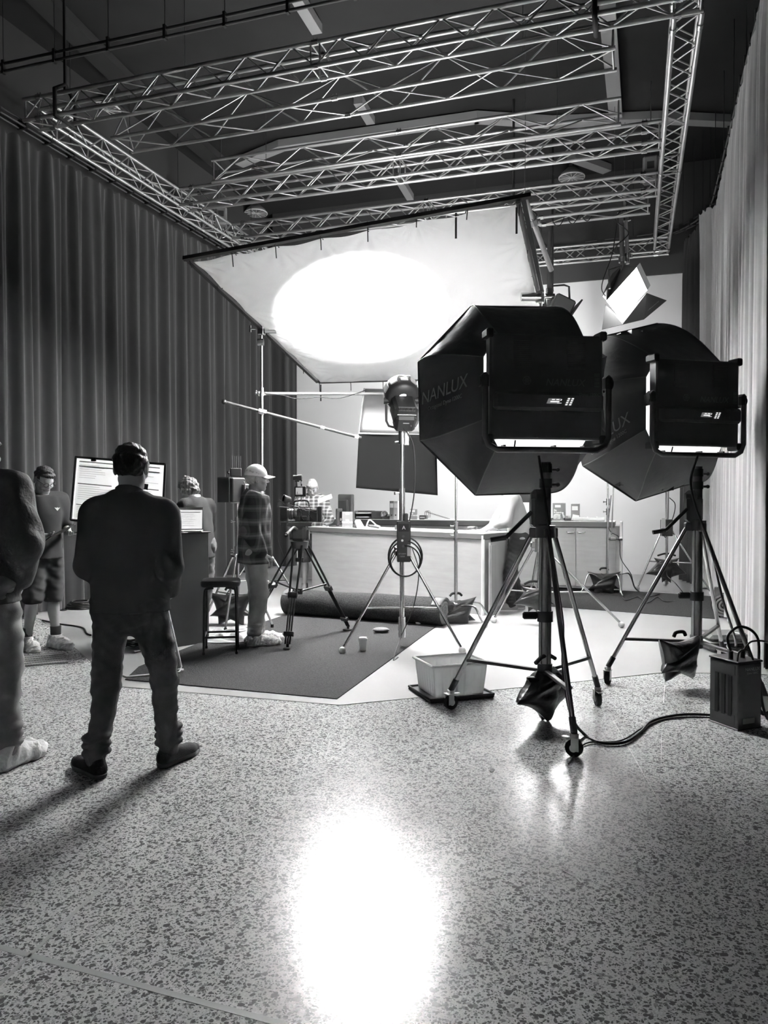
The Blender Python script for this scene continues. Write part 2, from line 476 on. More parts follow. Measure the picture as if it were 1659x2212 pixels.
def downlight(px, py, label, r=.21):
    c = G(px, py, 7.35); t = thing('high_bay_light', c, 0, label, 'ceiling light')
    MB().lathe((0, 0, 0), [(.02, .2), (.08, .18), (r * .8, .08), (r, 0), (r * .97, 0), (r * .7, .05), (0, .06)]).build('reflector', mat('bay light dish', .25, .4), t)
    mb = MB(); mb.lathe((0, 0, -.005), [(r * .96, 0), (r, 0), (r, .02)])
    for i in range(6): mb.box((0, 0, 0), (r * 1.9, .008, .008), rotm('Z', i * pi / 6))
    mb.build('grille', WHITE, t)
    MB().cyl((0, 0, .2), (0, 0, .26), .05).build('mount', BLACK, t)
downlight(553, 461, 'round high bay light left of the silk, unlit', .24)
downlight(1235, 384, 'round high bay light over the right part of the rig, unlit', .24)
downlight(226, 238, 'round high bay light half hidden by the left truss corner', .24)
def camera_bar(px, py, Y, label):
    c = G(px, py, 7.3); t = thing('rigging_rail', (-3, Y, 6.6), 0, label, 'rail')
    for dz in (0, .09): MB().cyl((-5.2, 0, dz), (4.3, 0, dz), .018).build('rail_tube', DGREY, t)
    mb = MB()
    for i in range(13): mb.box((-5 + i * .75, 0, .05), (.03, .05, .16)); mb.cyl((-5 + i * .75, 0, .1), (-5 + i * .75, 0, .95), .005, n=5)
    mb.build_each('hanger', BLACK, t)
camera_bar(0, 0, G(300, 92, 6.6).y, 'thin dark curtain rail crossing the ceiling at the top left')

# ------------------------------------------------------------------ curtains
def curtain(name, pts, ztop, label, m, seed, per=.46, amp=.075, zb=.02, fine=.055):
    rs = random.Random(seed); pts = [Vector(p) for p in pts]; segs = []; L = 0
    for a, b in zip(pts[:-1], pts[1:]): segs.append((L, a, b)); L += (b - a).length
    ph = []; s = 0; N = int(L / .022)
    # irregular fold phase
    knots = [rs.uniform(.75, 1.3) for _ in range(int(L / .4) + 3)]
    p1 = p2 = 0; phs = []
    for i in range(N + 1):
        s = L * i / N; k = knots[int(s / .4)] * (1 - s / .4 % 1) + knots[int(s / .4) + 1] * (s / .4 % 1)
        p1 += 2 * pi / per * k * L / N; p2 += 2 * pi / (per * .37) * k * L / N; phs.append((s, p1, p2))
    NZ = 26
    def pos(s):
        for l, a, b in reversed(segs):
            if s >= l - 1e-9:
                d = (b - a); n = Vector((-d.y, d.x, 0)).normalized(); return a + d.normalized() * (s - l), n
    pn = [pos(p[0]) for p in phs]
    # soften normals at corners
    for _ in range(12):
        pn = [(pn[i][0], (pn[max(i - 1, 0)][1] + pn[i][1] * 2 + pn[min(i + 1, N)][1]).normalized()) for i in range(N + 1)]
    vs = []
    for j in range(NZ + 1):
        v = j / NZ; z = zb + (ztop - zb) * v
        for i in range(N + 1):
            s, a1, a2 = phs[i]; p, n = pn[i]
            top = max(0, (v - .9) / .1)
            A = amp * (1 - .35 * v) * (1 - .55 * top)
            w = sin(a1 + .35 * sin(3 * v + s * 1.7)); w = (abs(w) ** .75) * (1 if w > 0 else -1)
            off = A * w + fine * .5 * sin(a2 + 1.2 * v + .8 * sin(s * 2.1)) * (1 - .5 * top)
            sag = .05 * top * (0.5 - .5 * cos(2 * a1)) ** 2
            q = p + n * off; vs.append((q.x, q.y, z - sag))
    W = N + 1
    fs = [(j * W + i, j * W + i + 1, (j + 1) * W + i + 1, (j + 1) * W + i) for j in range(NZ) for i in range(N)]
    o = MB().add(vs, fs, True).build(name, m)
    return tag(o, label, 'curtain')
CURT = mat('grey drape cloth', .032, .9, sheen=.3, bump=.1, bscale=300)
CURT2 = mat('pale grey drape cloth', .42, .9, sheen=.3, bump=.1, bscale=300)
curtain('drape', [(-7.12, 4.5, 0), (-7.12, 14.5, 0), (-6.7, 14.75, 0)], 5.86, 'tall dark pleated drape along the left wall', CURT, 3)
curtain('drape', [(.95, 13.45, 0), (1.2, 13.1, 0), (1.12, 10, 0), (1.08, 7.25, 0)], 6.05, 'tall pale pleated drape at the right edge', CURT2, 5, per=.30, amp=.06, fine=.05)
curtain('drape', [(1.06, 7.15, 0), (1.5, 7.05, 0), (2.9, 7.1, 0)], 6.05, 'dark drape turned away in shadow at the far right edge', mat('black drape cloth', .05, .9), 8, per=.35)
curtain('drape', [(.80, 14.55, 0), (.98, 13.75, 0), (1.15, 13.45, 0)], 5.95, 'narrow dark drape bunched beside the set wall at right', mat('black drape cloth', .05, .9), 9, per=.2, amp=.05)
def track(pts, z, label):
    pts = [Vector((p[0], p[1], z)) for p in pts]; t = thing('curtain_track', pts[0], 0, label, 'curtain track')
    for o, r in ((Vector((-.05, 0, 0)), .014), (Vector((.05, 0, 0)), .014), (Vector((0, 0, .09)), .012)):
        MB().path([p + o for p in pts], r, 8).build('track_tube', DGREY, t, True)
    mb = MB(); mh = MB(); L = 0
    for a, b in zip(pts[:-1], pts[1:]):
        n = max(1, int((b - a).length / .42))
        for i in range(n):
            p = a + (b - a) * (i + .5) / n
            mb.box(p + Vector((0, 0, .04)), (.14, .03, .12))
            if i % 3 == 0: mh.cyl(p, (p.x, p.y, 7.6), .006, n=5)
    mb.build_each('carrier', BLACK, t, True); mh.build_each('drop_wire', BLACK, t, True)
track([(-7.12, 4.5), (-7.12, 14.6)], 5.98, 'black curtain track above the left drape')
track([(1.15, 6.9), (1.2, 13.2)] + [(1.2 - 1.1 * (1 - cos(a)), 13.2 + 1.7 * sin(a)) for a in (0.2, .4, .6, .8, 1.0, 1.2, 1.45)] + [(-.9, 14.95)], 6.15, 'curtain track bending round above the right drape')
# ------------------------------------------------------------------ figures: blended limbs meshed as one surface
class SDF:
    def __init__(s, lo, hi, h):
        s.lo = np.array(lo, float); s.h = h
        s.ax = [np.arange(l, u + h, h) for l, u in zip(lo, hi)]
        s.F = np.full([len(a) for a in s.ax], 1.0, np.float32)
    def blk(s, lo, hi):
        sl = []
        for k in range(3):
            i = int(max(0, (lo[k] - s.lo[k]) / s.h)); j = int(min(len(s.ax[k]), (hi[k] - s.lo[k]) / s.h + 2))
            sl.append(slice(i, max(i, j)))
        return tuple(sl)
    def pts(s, sl):
        g = np.meshgrid(s.ax[0][sl[0]], s.ax[1][sl[1]], s.ax[2][sl[2]], indexing='ij')
        return np.stack(g, -1)
    def comb(s, sl, d, k, op='u'):
        a = s.F[sl]
        if op == 'u':
            h = np.clip(.5 + .5 * (a - d) / k, 0, 1); s.F[sl] = a + (d - a) * h - k * h * (1 - h)
        else:
            h = np.clip(.5 + .5 * (a + d) / k, 0, 1) if k else None
            s.F[sl] = np.maximum(a, -d)
    def cap(s, a, b, r1, r2=None, k=.02, sq=None, M=None, op='u'):
        a = np.array(a, float); b = np.array(b, float); r2 = r1 if r2 is None else r2
        m = max(r1, r2) + k + .02
        sl = s.blk(np.minimum(a, b) - m, np.maximum(a, b) + m)
        if any(x.stop <= x.start for x in sl): return
        p = s.pts(sl) - a; ba = b - a
        if M is not None: p = p @ M; ba = ba @ M
        q = np.ones(3) if sq is None else np.array(sq, float)
        p = p * q; ba = ba * q; L = max(ba @ ba, 1e-12)
        t = np.clip((p @ ba) / L, 0, 1); d = np.linalg.norm(p - t[..., None] * ba, axis=-1) - (r1 + (r2 - r1) * t)
        s.comb(sl, d / (q.max() ** .5), k, op)
    def ell(s, c, r, k=.02, M=None, op='u'):
        c = np.array(c, float); r = np.array(r, float); m = r.max() + k + .02
        sl = s.blk(c - m, c + m)
        if any(x.stop <= x.start for x in sl): return
        p = s.pts(sl) - c
        if M is not None: p = p @ M
        n = np.linalg.norm(p / r, axis=-1); n2 = np.linalg.norm(p / r ** 2, axis=-1) + 1e-9
        s.comb(sl, n * (n - 1) / n2, k, op)
    def cut(s, c, n):
        sl = (slice(None),) * 3; n = np.array(n, float) / np.linalg.norm(n)
        s.F = np.maximum(s.F, ((s.pts(sl) - np.array(c)) @ n).astype(np.float32))
    def wrinkle(s, amp, fr, seed=0, aniso=(1, 1, 1)):
        I = np.argwhere(np.abs(s.F) < .05)
        if not len(I): return
        p = (s.lo + I * s.h) * np.array(aniso); rs = np.random.RandomState(seed); v = np.zeros(len(I))
        w = p + .25 / fr * np.sin(p[:, [1, 2, 0]] * fr * 1.3 + seed)
        for i in range(5):
            d = rs.normal(size=3); d /= np.linalg.norm(d); f = fr * (1 + .5 * i)
            v += np.sin(w @ d * f + rs.rand() * 6) / (1 + .4 * i)
        s.F[I[:, 0], I[:, 1], I[:, 2]] += (v * amp / 2).astype(np.float32)
    def mesh(s):
        F = s.F; S = F < 0; nx, ny, nz = F.shape
        cnt = np.zeros((nx - 1, ny - 1, nz - 1), np.uint8)
        for dx in (0, 1):
            for dy in (0, 1):
                for dz in (0, 1): cnt += S[dx:nx - 1 + dx, dy:ny - 1 + dy, dz:nz - 1 + dz]
        A = np.argwhere((cnt > 0) & (cnt < 8))
        if not len(A): return np.zeros((0, 3)), []
        C = np.array([[dx, dy, dz] for dx in (0, 1) for dy in (0, 1) for dz in (0, 1)])
        val = np.stack([F[A[:, 0] + c[0], A[:, 1] + c[1], A[:, 2] + c[2]] for c in C], 1)
        acc = np.zeros((len(A), 3)); n = np.zeros(len(A))
        for i in range(8):
            for j in range(i + 1, 8):
                if abs(C[i] - C[j]).sum() != 1: continue
                a, b = val[:, i], val[:, j]; m = (a < 0) != (b < 0)
                t = np.where(m, a / np.where(m, a - b, 1), 0)
                acc += m[:, None] * (C[i] + t[:, None] * (C[j] - C[i])); n += m
        V = s.lo + (A + acc / n[:, None]) * s.h
        ids = np.full(cnt.shape, -1, np.int32); ids[A[:, 0], A[:, 1], A[:, 2]] = np.arange(len(A))
        Q = []
        for ax in range(3):
            u, v = (ax + 1) % 3, (ax + 2) % 3
            a = [slice(None)] * 3; b = [slice(None)] * 3; a[ax] = slice(0, -1); b[ax] = slice(1, None)
            sa, sb = S[tuple(a)], S[tuple(b)]
            E = np.argwhere(sa != sb)
            ok = (E[:, u] > 0) & (E[:, v] > 0) & (E[:, u] < F.shape[u] - 1) & (E[:, v] < F.shape[v] - 1); E = E[ok]
            du = np.eye(3, dtype=int)[u]; dv = np.eye(3, dtype=int)[v]
            g = lambda X: ids[X[:, 0], X[:, 1], X[:, 2]]
            q = np.stack([g(E - du - dv), g(E - dv), g(E), g(E - du)], 1)
            fl = ~sa[E[:, 0], E[:, 1], E[:, 2]]
            q[fl] = q[fl][:, ::-1]; Q.append(q)
        return V, np.concatenate(Q)

def sdf_object(name, fields, m, parent, sc=1.0):
    vs = []; fs = []; n = 0
    for f in fields:
        V, Q = f.mesh()
        if len(V) == 0: continue
        vs.append(V * sc); fs.append(Q + n); n += len(V)
    vs = np.concatenate(vs); fs = np.concatenate(fs)
    me = bpy.data.meshes.new(name)
    me.vertices.add(len(vs)); me.vertices.foreach_set('co', vs.astype(np.float32).ravel())
    me.loops.add(fs.size); me.loops.foreach_set('vertex_index', fs.astype(np.int32).ravel())
    me.polygons.add(len(fs)); me.polygons.foreach_set('loop_start', np.arange(0, fs.size, 4, dtype=np.int32))
    me.update(calc_edges=True); me.validate()
    me.polygons.foreach_set('use_smooth', np.ones(len(me.polygons), bool)); me.materials.append(m)
    o = bpy.data.objects.new(name, me); COL.objects.link(o)
    if parent: o.parent = parent; MW[o.name] = MW[parent.name]
    else: MW[o.name] = Matrix.Identity(4)
    return o

def hand(f, wr, d, n, side, curl=.5, spread=.0, s=1.0):
    """wr wrist, d finger direction, n back-of-hand normal, side +1/-1 where the thumb lies along d x n"""
    wr = np.array(wr, float); d = np.array(d, float); d /= np.linalg.norm(d); n = np.array(n, float); n -= d * (n @ d); n /= np.linalg.norm(n)
    x = np.cross(d, n) * side; M = np.stack([x, d, n], 1)
    f.cap(wr - d * .03, wr + d * .02, .027, .027, .015, (1, 1, 1.35), M)
    f.cap(wr + d * .03 * s + x * .006, wr + d * .07 * s, .034 * s, .038 * s, .02, (1, 1, 2.3), M)
    for i, (o, L) in enumerate(((.030, .070), (.010, .080), (-.010, .075), (-.029, .060))):
        p = wr + d * (.088 - abs(o - .005) * .25) * s + x * o * s; a = curl * (.8 + .12 * i)
        dr = d * 1.0 + x * (o * 8 * spread)
        for j, (l, r) in enumerate(((.45, .0098), (.32, .0088), (.26, .0078))):
            a2 = a * (.45 + j * .75)
            q = p + (dr / np.linalg.norm(dr) * cos(a2) - n * sin(a2)) * L * l * s
            f.cap(p, q, r * s, r * s * .93, .006); p = q
    p = wr + d * .025 * s + x * .028 * s
    for l, r, c in ((.040, .0135, .15), (.032, .0115, .25), (.025, .0095, .35)):
        q = p + ((x * .72 * (1 - .5 * c * curl) + d * .8) * cos(c * curl) - n * (.25 + c) * curl) * l * s / 1.08
        f.cap(p, q, r * s, r * .9 * s, .008); p = q

def rot_head(yaw, pitch, roll=0):
    return np.array((Matrix.Rotation(yaw, 3, 'Z') @ Matrix.Rotation(-pitch, 3, 'X') @ Matrix.Rotation(roll, 3, 'Y')))

BASE = dict(pel=(0, 0, .97), waist=(0, 0, 1.10), chest=(0, .0, 1.28), neck=(0, -.015, 1.47), head=(0, .015, 1.625),
            shL=(-.185, 0, 1.42), shR=(.185, 0, 1.42), elL=(-.245, -.03, 1.13), elR=(.245, -.03, 1.13), wrL=(-.25, .05, .89), wrR=(.25, .05, .89),
            hpL=(-.09, 0, .93), hpR=(.09, 0, .93), knL=(-.10, .02, .50), knR=(.10, .02, .50), anL=(-.11, -.02, .09), anR=(.11, -.02, .09),
            toL=(-.14, .15, .04), toR=(.14, .15, .04))

def person(loc, rz, H, label, J=None, yaw=0, pitch=0, roll=0, bulk=1.0, hd=None, top=None, legs=None, shoes=None, hair=None, fine=.0055, short_sleeve=False, shorts=False, hem=.86, group=None, cap_=None, beltless=False, hmat=None, hips=1.0, sh=.0105, skin=SKIN):
    """top/legs/shoes: dict(m=material, e=ease)"""
    j = dict(BASE); j.update(J or {}); j = {k: np.array(v, float) for k, v in j.items()}
    t = thing('person', loc, rz, label, 'person', group); s = H / 1.75
    Mh = rot_head(yaw, pitch, roll); hc = j['head']
    allp = np.stack(list(j.values())); lo = allp.min(0) - .28; hi = allp.max(0) + .28; lo[2] = -.02
    def torso(f, e, b=bulk):
        f.cap(j['pel'], j['waist'], .150 * b * hips + e, .145 * b + e, .06, (1, 1.38, 1))
        f.cap(j['waist'], j['chest'], .145 * b + e, .165 * b + e, .06, (1, 1.38, 1))
        f.cap(j['chest'], (j['shL'] + j['shR']) / 2 - (0, 0, .05), .165 * b + e, .145 * b + e, .06, (1, 1.45, 1))
        for q in 'LR':
            S_ = j['sh' + q]; f.cap(S_ - (0, 0, .015), j['neck'] - (0, 0, .02), .058 * (.5 + b / 2) + e * .8, .055 + e * .6, .05)
            f.cap(S_, S_ + (j['el' + q] - S_) * .15, .060 * b + e, .056 * b + e, .04)
    # body skin
    B = SDF(lo, hi, .0115)
    torso(B, -.012)
    B.cap(j['hpL'], j['hpR'], .095 * bulk, k=.05)
    for q in 'LR':
        B.cap(j['hp' + q], j['kn' + q], .078 * bulk, .052 * bulk, .03); B.cap(j['kn' + q], j['an' + q], .052 * bulk, .037, .02)
        if shorts: c = j['kn' + q] * .68 + j['an' + q] * .32 + (0, -.018, 0); B.ell(c, (.046 * bulk, .044 * bulk, .11), .03)
        B.cap(j['an' + q] - (0, .0, .03), j['to' + q], .038, .03, .02)
        B.cap(j['sh' + q], j['el' + q], .050 * bulk, .038, .02); B.cap(j['el' + q], j['wr' + q], .038, .026, .02)
    B.cut((0, 0, 1.47 if (j['neck'][2] > 1.4) else j['neck'][2]), (0, 0, 1))
    fields = [B]
    # head and neck
    Hd = SDF(np.minimum(hc, j['neck']) - .17, np.maximum(hc, j['neck']) + .17, fine)
    L = lambda p: hc + Mh @ np.array(p, float)
    Hd.cap(j['neck'] - (0, 0, .06), L((0, -.02, -.04)), .060 * (.4 + .6 * bulk), .054, .02)
    Hd.ell(L((0, -.012, .028)), (.074, .094, .086), .02, Mh); Hd.ell(L((0, .028, -.035)), (.060, .062, .078), .03, Mh)
    Hd.cap(L((-.02, .062, -.098)), L((.02, .062, -.098)), .020, k=.025); Hd.cap(L((-.05, .0, -.06)), L((-.03, .045, -.095)), .018, k=.03); Hd.cap(L((.05, .0, -.06)), L((.03, .045, -.095)), .018, k=.03)
    Hd.cap(L((0, .084, .012)), L((0, .108, -.028)), .008, .0125, .012); Hd.cap(L((-.012, .092, -.032)), L((.012, .092, -.032)), .009, k=.01)
    Hd.cap(L((-.035, .077, .026)), L((.035, .077, .026)), .010, k=.016)
    for q in (-1, 1):
        Hd.ell(L((q * .030, .096, .006)), (.016, .014, .011), .004, Mh, 'd'); Hd.ell(L((q * .030, .076, .005)), (.013, .013, .012), .004, Mh)
        Hd.ell(L((q * .084, -.008, -.006)), (.013, .022, .036), .008, Mh); Hd.ell(L((q * .094, -.002, -.004)), (.006, .012, .02), .004, Mh, 'd')
        Hd.ell(L((q * .045, .060, -.03)), (.022, .02, .02), .02, Mh)
    Hd.cap(L((-.022, .088, -.058)), L((.022, .088, -.058)), .0065, k=.008); Hd.cap(L((-.020, .085, -.069)), L((.020, .085, -.069)), .0065, k=.006)
    fields.append(Hd)
    for q, sg in (('L', -1), ('R', 1)):
        w = j['wr' + q]; spec = (hd or {}).get(q, dict(d=w - j['el' + q], n=(sg, 0, 0), curl=.7))
        Fh = SDF(w - .2, w + .2, .0045); hand(Fh, w, spec['d'], spec['n'], spec.get('side', 1), spec.get('curl', .7), spec.get('spread', 0))
        Fh.cap(w + (j['el' + q] - w) * .5, w, .032, .026, .01); fields.append(Fh)
    sdf_object('body', fields, skin, t, s)
    # top
    if top:
        e = top.get('e', .018); Fs = SDF(lo, hi, sh); torso(Fs, e)
        if hem < .97: Fs.cap(j['pel'], (j['pel'][0], j['pel'][1], hem - .03), .150 * bulk * hips + e + .012, .166 * bulk * hips + e + .018, .05, (1, 1.30, 1))
        for q in 'LR':
            S_, E_, W_ = j['sh' + q], j['el' + q], j['wr' + q]; ar = top.get('arm', 0)
            if short_sleeve: Fs.cap(S_, S_ + (E_ - S_) * .78, .062 * bulk + e, .060 * bulk + e, .04)
            else:
                Fs.cap(S_, E_, .058 * bulk + e + ar, .050 + e + ar, .035); fr = top.get('cuff', .9)
                Fs.cap(E_, E_ + (W_ - E_) * fr, .048 + e + ar, .034 + e * .55 + ar * .3, .02)
        Fs.wrinkle(top.get('w', .006), top.get('wf', 26), 3, (1, 1, .8))
        Fs.cut((0, 0, hem), (0, 0, -1)); nk = j['neck']; Fs.cut(nk + (0, 0, top.get('collar', .03)), (0, .35, 1))
        if top.get('collar_ring', True):
            pass
        garment = sdf_object(top.get('name', 'jumper'), [Fs], top['m'], t, s)
        if top.get('ring'):
            Fr = SDF(nk - .13, nk + .13, .0055)
            Fr.cap(nk + (0, -.01, -.01), nk + (0, .0, .045), .078, .072, .01)
            Fr.cap(nk + (0, 0, -.08), nk + (0, .01, .14), .058, .060, .001, op='d'); Fr.cut(nk + (0, 0, top.get('ringh', .040)), (0, .4, 1)); Fr.cut(nk - (0, 0, .02), (0, 0, -1))
            sdf_object('collar', [Fr], top['ring'], garment, s)
    # trousers
    if legs:
        e = legs.get('e', .012); Fl = SDF(lo, hi, sh)
        Fl.cap(j['pel'] + (0, 0, .02), (j['hpL'] + j['hpR']) / 2, .138 * bulk * hips + e * .4, .146 * bulk * hips + e * .6, .05, (1, 1.35, 1))
        for q in 'LR':
            h_, k_, a_ = j['hp' + q], j['kn' + q], j['an' + q]
            if shorts: Fl.cap(h_, h_ + (k_ - h_) * 1.0, .092 * bulk + e, .078 * bulk + e, .04)
            else:
                Fl.cap(h_, k_, .088 * bulk + e, .058 * bulk + e, .035); Fl.cap(k_, a_ + (0, 0, legs.get('up', .01)), .058 * bulk + e, .045 + e * legs.get('flare', 1), .02)
            Fl.ell(j['hp' + q] + (0, -.05, .0), (.085 * bulk, .07, .085), .05)
        Fl.wrinkle(legs.get('w', .006), legs.get('wf', 30), 11, (1, 1, 1.5))
        if not shorts:
            for q in 'LR':     # stacked folds at the ankle
                a_ = j['an' + q]
                for i in range(3): Fl.cap(a_ + (-.028, .0, .035 + i * .04), a_ + (.03, .01, .045 + i * .04), .040 + e * .8, k=.006, sq=(1, 1, 1.9))
        Fl.cut((0, 0, j['pel'][2] + .07), (0, 0, 1)); Fl.cut((0, 0, .035 if not shorts else (min(j['knL'][2], j['knR'][2]) - .06)), (0, 0, -1))
        sdf_object(legs.get('name', 'trousers'), [Fl], legs['m'], t, s)
        if legs.get('pocket'):
            mb = MB(); pz = j['pel'][2] - .07
            for q in (-1, 1): mb.box((q * .085 * s, (-.118 * bulk - e) * s, pz * s), (.12 * s, .006, .13 * s), rotm('X', -.18), .002)
            mb.build_each('pocket', legs['pocket'], t)
    if shoes:
        for q in 'LR':
            a_ = j['an' + q]; o = j['to' + q]; dv = o - a_; dv[2] = 0; dv /= np.linalg.norm(dv); e = shoes.get('e', 0)
            Fo = SDF(np.minimum(a_, o) - .14, np.maximum(a_, o) + .14, .006)
            hl = np.array([a_[0], a_[1], .04]) - dv * .035; bt = hl + dv * .20; bt[2] = .032
            Fo.cap(hl, bt, .044 + e, .046 + e, .03); Fo.cap(bt, bt + dv * .05, .044 + e, .034 + e, .02); Fo.cap(hl + (0, 0, .02), a_ + (0, 0, .01), .042 + e, .045 + e, .02)
            Fo.cap(a_ + (0, 0, .0), bt, .04 + e, .03 + e, .03)
            if shoes.get('w'): Fo.wrinkle(shoes['w'], 70, 4)
            zc = .024 if shoes.get('sole') else .002
            Fo.cut((0, 0, zc), (0, 0, -1)); Fo.cut(a_ + (0, 0, .035), (0, 0, 1))
            so = sdf_object(shoes.get('name', 'shoe'), [Fo], shoes['m'], t, s)
            if shoes.get('sole'):
                Fp = SDF(np.minimum(a_, o) - .14, np.maximum(a_, o) + .14, .006); Fp.cap(hl, bt, .048 + e, .050 + e, .02, (1, 1, .6)); Fp.cap(bt, bt + dv * .055, .048 + e, .036 + e, .02, (1, 1, .6))
                Fp.cut((0, 0, .002), (0, 0, -1)); Fp.cut((0, 0, .028), (0, 0, 1)); sdf_object('sole', [Fp], shoes['sole'], so, s)
    if hair:
        th = hair.get('t', .010); Fa = SDF(hc - .19, hc + .19, .005)
        Fa.ell(L((0, -.014, .032)), (.076 + th, .096 + th, .088 + th * 1.3), .02, Mh)
        if hair.get('long'):
            Fa.ell(L((0, -.035, -.03)), (.088, .075, .10), .05, Mh)
        q = ((Fa.pts((slice(None),) * 3) - hc) @ Mh)
        if hair.get('long'):
            reg = np.minimum(np.minimum(q[..., 1] - .035, .06 - q[..., 2]), .2)
        else:
            reg = np.maximum(np.minimum(q[..., 1] - .03, .055 - q[..., 2]), np.minimum(q[..., 1] + .02, .02 - q[..., 2]))
        bald = hair.get('cut', -.055)
        Fa.F = np.maximum(Fa.F, np.maximum(reg, bald - q[..., 2] - .25 * (q[..., 1] + .05)).astype(np.float32))
        Fa.wrinkle(hair.get('w', .006), hair.get('wf', 110), 9); 
        sdf_object('hair', [Fa], hair['m'], t, s)
    if cap_:
        Fc = SDF(hc - .22, hc + .22, .005); th = .014
        Fc.ell(L((0, -.012, .034)), (.077 + th, .098 + th, .095 + th), .02, Mh)
        q = ((Fc.pts((slice(None),) * 3) - hc) @ Mh); Fc.F = np.maximum(Fc.F, (.020 - q[..., 2] - .1 * (q[..., 1])).astype(np.float32))
        crown = sdf_object('cap_crown', [Fc], cap_, t, s)
        def brim(u, v):
            a = (u - .5) * 2.1; r0 = .095; ext = .085 * v * cos(a * .75); x = sin(a) * (.085 + .0 * v); y = cos(a) * .105 + ext
            z = .036 - .03 * (sin(a)) ** 2 - .018 * v
            p = hc + Mh @ np.array((x, y - .012, z)); return tuple(p * s)
        MB().grid(brim, 20, 6).build('cap_brim', cap_, t, solid=.004)
    return t, j, L, Mh, s
# ------------------------------------------------------------------ the crew
BLKKNIT = mat('black knit', .075, .95, bump=.15, bscale=250, spec=.2)
DENIMD = mat('dark denim', .065, .85, bump=.2, bscale=220, var=.15, vscale=12)
DENIML = mat('light denim', .22, .85, bump=.2, bscale=220, var=.35, vscale=7)
HAIRD = mat('dark hair', .015, .45, bump=.6, bscale=160, stretch=(1, 1, .3))
HAIRG = mat('grey hair', .38, .5, bump=.5, bscale=160, stretch=(1, 1, .3))
HAIRM = mat('streaked brown hair', .13, .45, bump=.6, bscale=120, var=.6, vscale=40, stretch=(1, 1, .2))
COVER = mat('white shoe cover', .62, .8, bump=.5, bscale=40)
CLOTHG = mat('pale twill cloth', .30, .9, bump=.2, bscale=200, var=.12, vscale=8)
SWEAT = mat('light grey sweatshirt', .28, .9, bump=.15, bscale=200)

# foreground: black jumper, seen from behind
a = G(205, 1680); b = G(360, 1655); c = (a + b) / 2
rz = YAW - .06
Ri = Matrix.Rotation(-rz, 3, 'Z')
la = Ri @ (a - c); lb = Ri @ (b - c)
p1 = person(c, rz, 1.77, 'person in a black jumper and dark jeans standing with feet apart, seen from behind',
    dict(pel=(-.0, 0, .94), waist=(0, -.01, 1.08), chest=(0, -.01, 1.28), neck=(.0, .0, 1.475), head=(.0, .03, 1.63),
         shL=(-.172, -.01, 1.375), shR=(.172, -.01, 1.375), elL=(-.222, -.03, 1.11), elR=(.222, -.03, 1.11), wrL=(-.16, .15, .95), wrR=(.17, .15, .95),
         hpL=(-.10, 0, .90), hpR=(.10, 0, .90), knL=(-.145, .03, .48), knR=(.17, .04, .49),
         anL=(la.x, la.y + .02, .09), anR=(lb.x, lb.y + .02, .09), toL=(la.x - .14, la.y + .13, .04), toR=(lb.x + .07, lb.y + .18, .04)),
    pitch=.12, bulk=1.10, hd=dict(L=dict(d=(.6, .7, -.3), n=(-.3, .5, .8), curl=.6), R=dict(d=(-.6, .7, -.3), n=(.3, .5, .8), curl=.6, side=-1)),
    top=dict(m=BLKKNIT, e=.022, arm=.004, w=.007, wf=17, name='jumper', cuff=.88, ring=BLKKNIT), legs=dict(m=DENIMD, e=.010, w=.008, wf=34, flare=.8, name='jeans'),
    shoes=dict(m=mat('black knitted trainer', .02, .8, bump=.3, bscale=150), sole=mat('dark grey rubber sole', .10, .5), name='trainer', e=-.006),
    hair=dict(m=HAIRD, t=.012, w=.006, wf=95, cut=-.075), hem=.87, sh=.0085, hips=1.0)
# phone-sized wallet patch in the back pocket, left edge figure
person(G(-52, 1655), YAW - .15, 1.90, 'person in a black jacket and pale jeans at the left edge of the photo',
    dict(elR=(.30, -.02, 1.14), wrR=(.20, .08, .94), elL=(-.27, -.03, 1.13), neck=(0, .03, 1.46), head=(0, .07, 1.61), shR=(.195, .0, 1.40), hpR=(.12, 0, .93), anR=(.17, -.0, .09), toR=(.20, .17, .04), knR=(.155, .03, .5), anL=(-.14, .05, .09), toL=(-.2, .2, .04)),
    pitch=.2, bulk=1.12, top=dict(m=mat('black jacket cloth', .07, .75, bump=.3, bscale=60), e=.034, arm=.014, w=.013, wf=22, name='jacket', ring=BLKKNIT), legs=dict(m=DENIML, e=.016, w=.012, wf=28, name='jeans', flare=1.1),
    shoes=dict(m=COVER, e=.014, w=.008, name='shoe_cover'), hair=dict(m=HAIRD, t=.012), hem=.84, sh=.0085)
# glasses and tablet
def towards(lat, dep): return atan2(-(lat), dep) + YAW      # heading of local +y given image-right / away
gl = G(92, 1400)
P3 = person(gl, towards(.78, -.62), 1.80, 'person with glasses and dark T-shirt looking down at a tablet near the left drape',
    dict(head=(0, .06, 1.605), neck=(0, .0, 1.46), elL=(-.24, .02, 1.14), elR=(.24, .02, 1.14), wrL=(-.13, .27, 1.10), wrR=(.16, .27, 1.10), anL=(-.10, .06, .09), toL=(-.11, .24, .04), anR=(.12, -.06, .09), toR=(.15, .12, .04)),
    pitch=.55, yaw=.05, bulk=1.05, hd=dict(L=dict(d=(.45, .8, -.05), n=(0, 0, -1), curl=.45, side=1), R=dict(d=(-.35, .9, -.05), n=(0, 0, -1), curl=.45, side=-1)),
    top=dict(m=mat('charcoal cotton', .025, .9, bump=.1, bscale=200), e=.016, w=.007, wf=22, name='t_shirt'), short_sleeve=True, legs=dict(m=mat('dark shorts cloth', .05, .9), e=.016, name='shorts', w=.008), shorts=True,
    shoes=dict(m=COVER, e=.016, w=.010, name='shoe_cover'), hair=dict(m=HAIRD, t=.010, w=.006, cut=-.045), hem=.86, fine=.0045)
t3, j3, L3, M3, s3 = P3
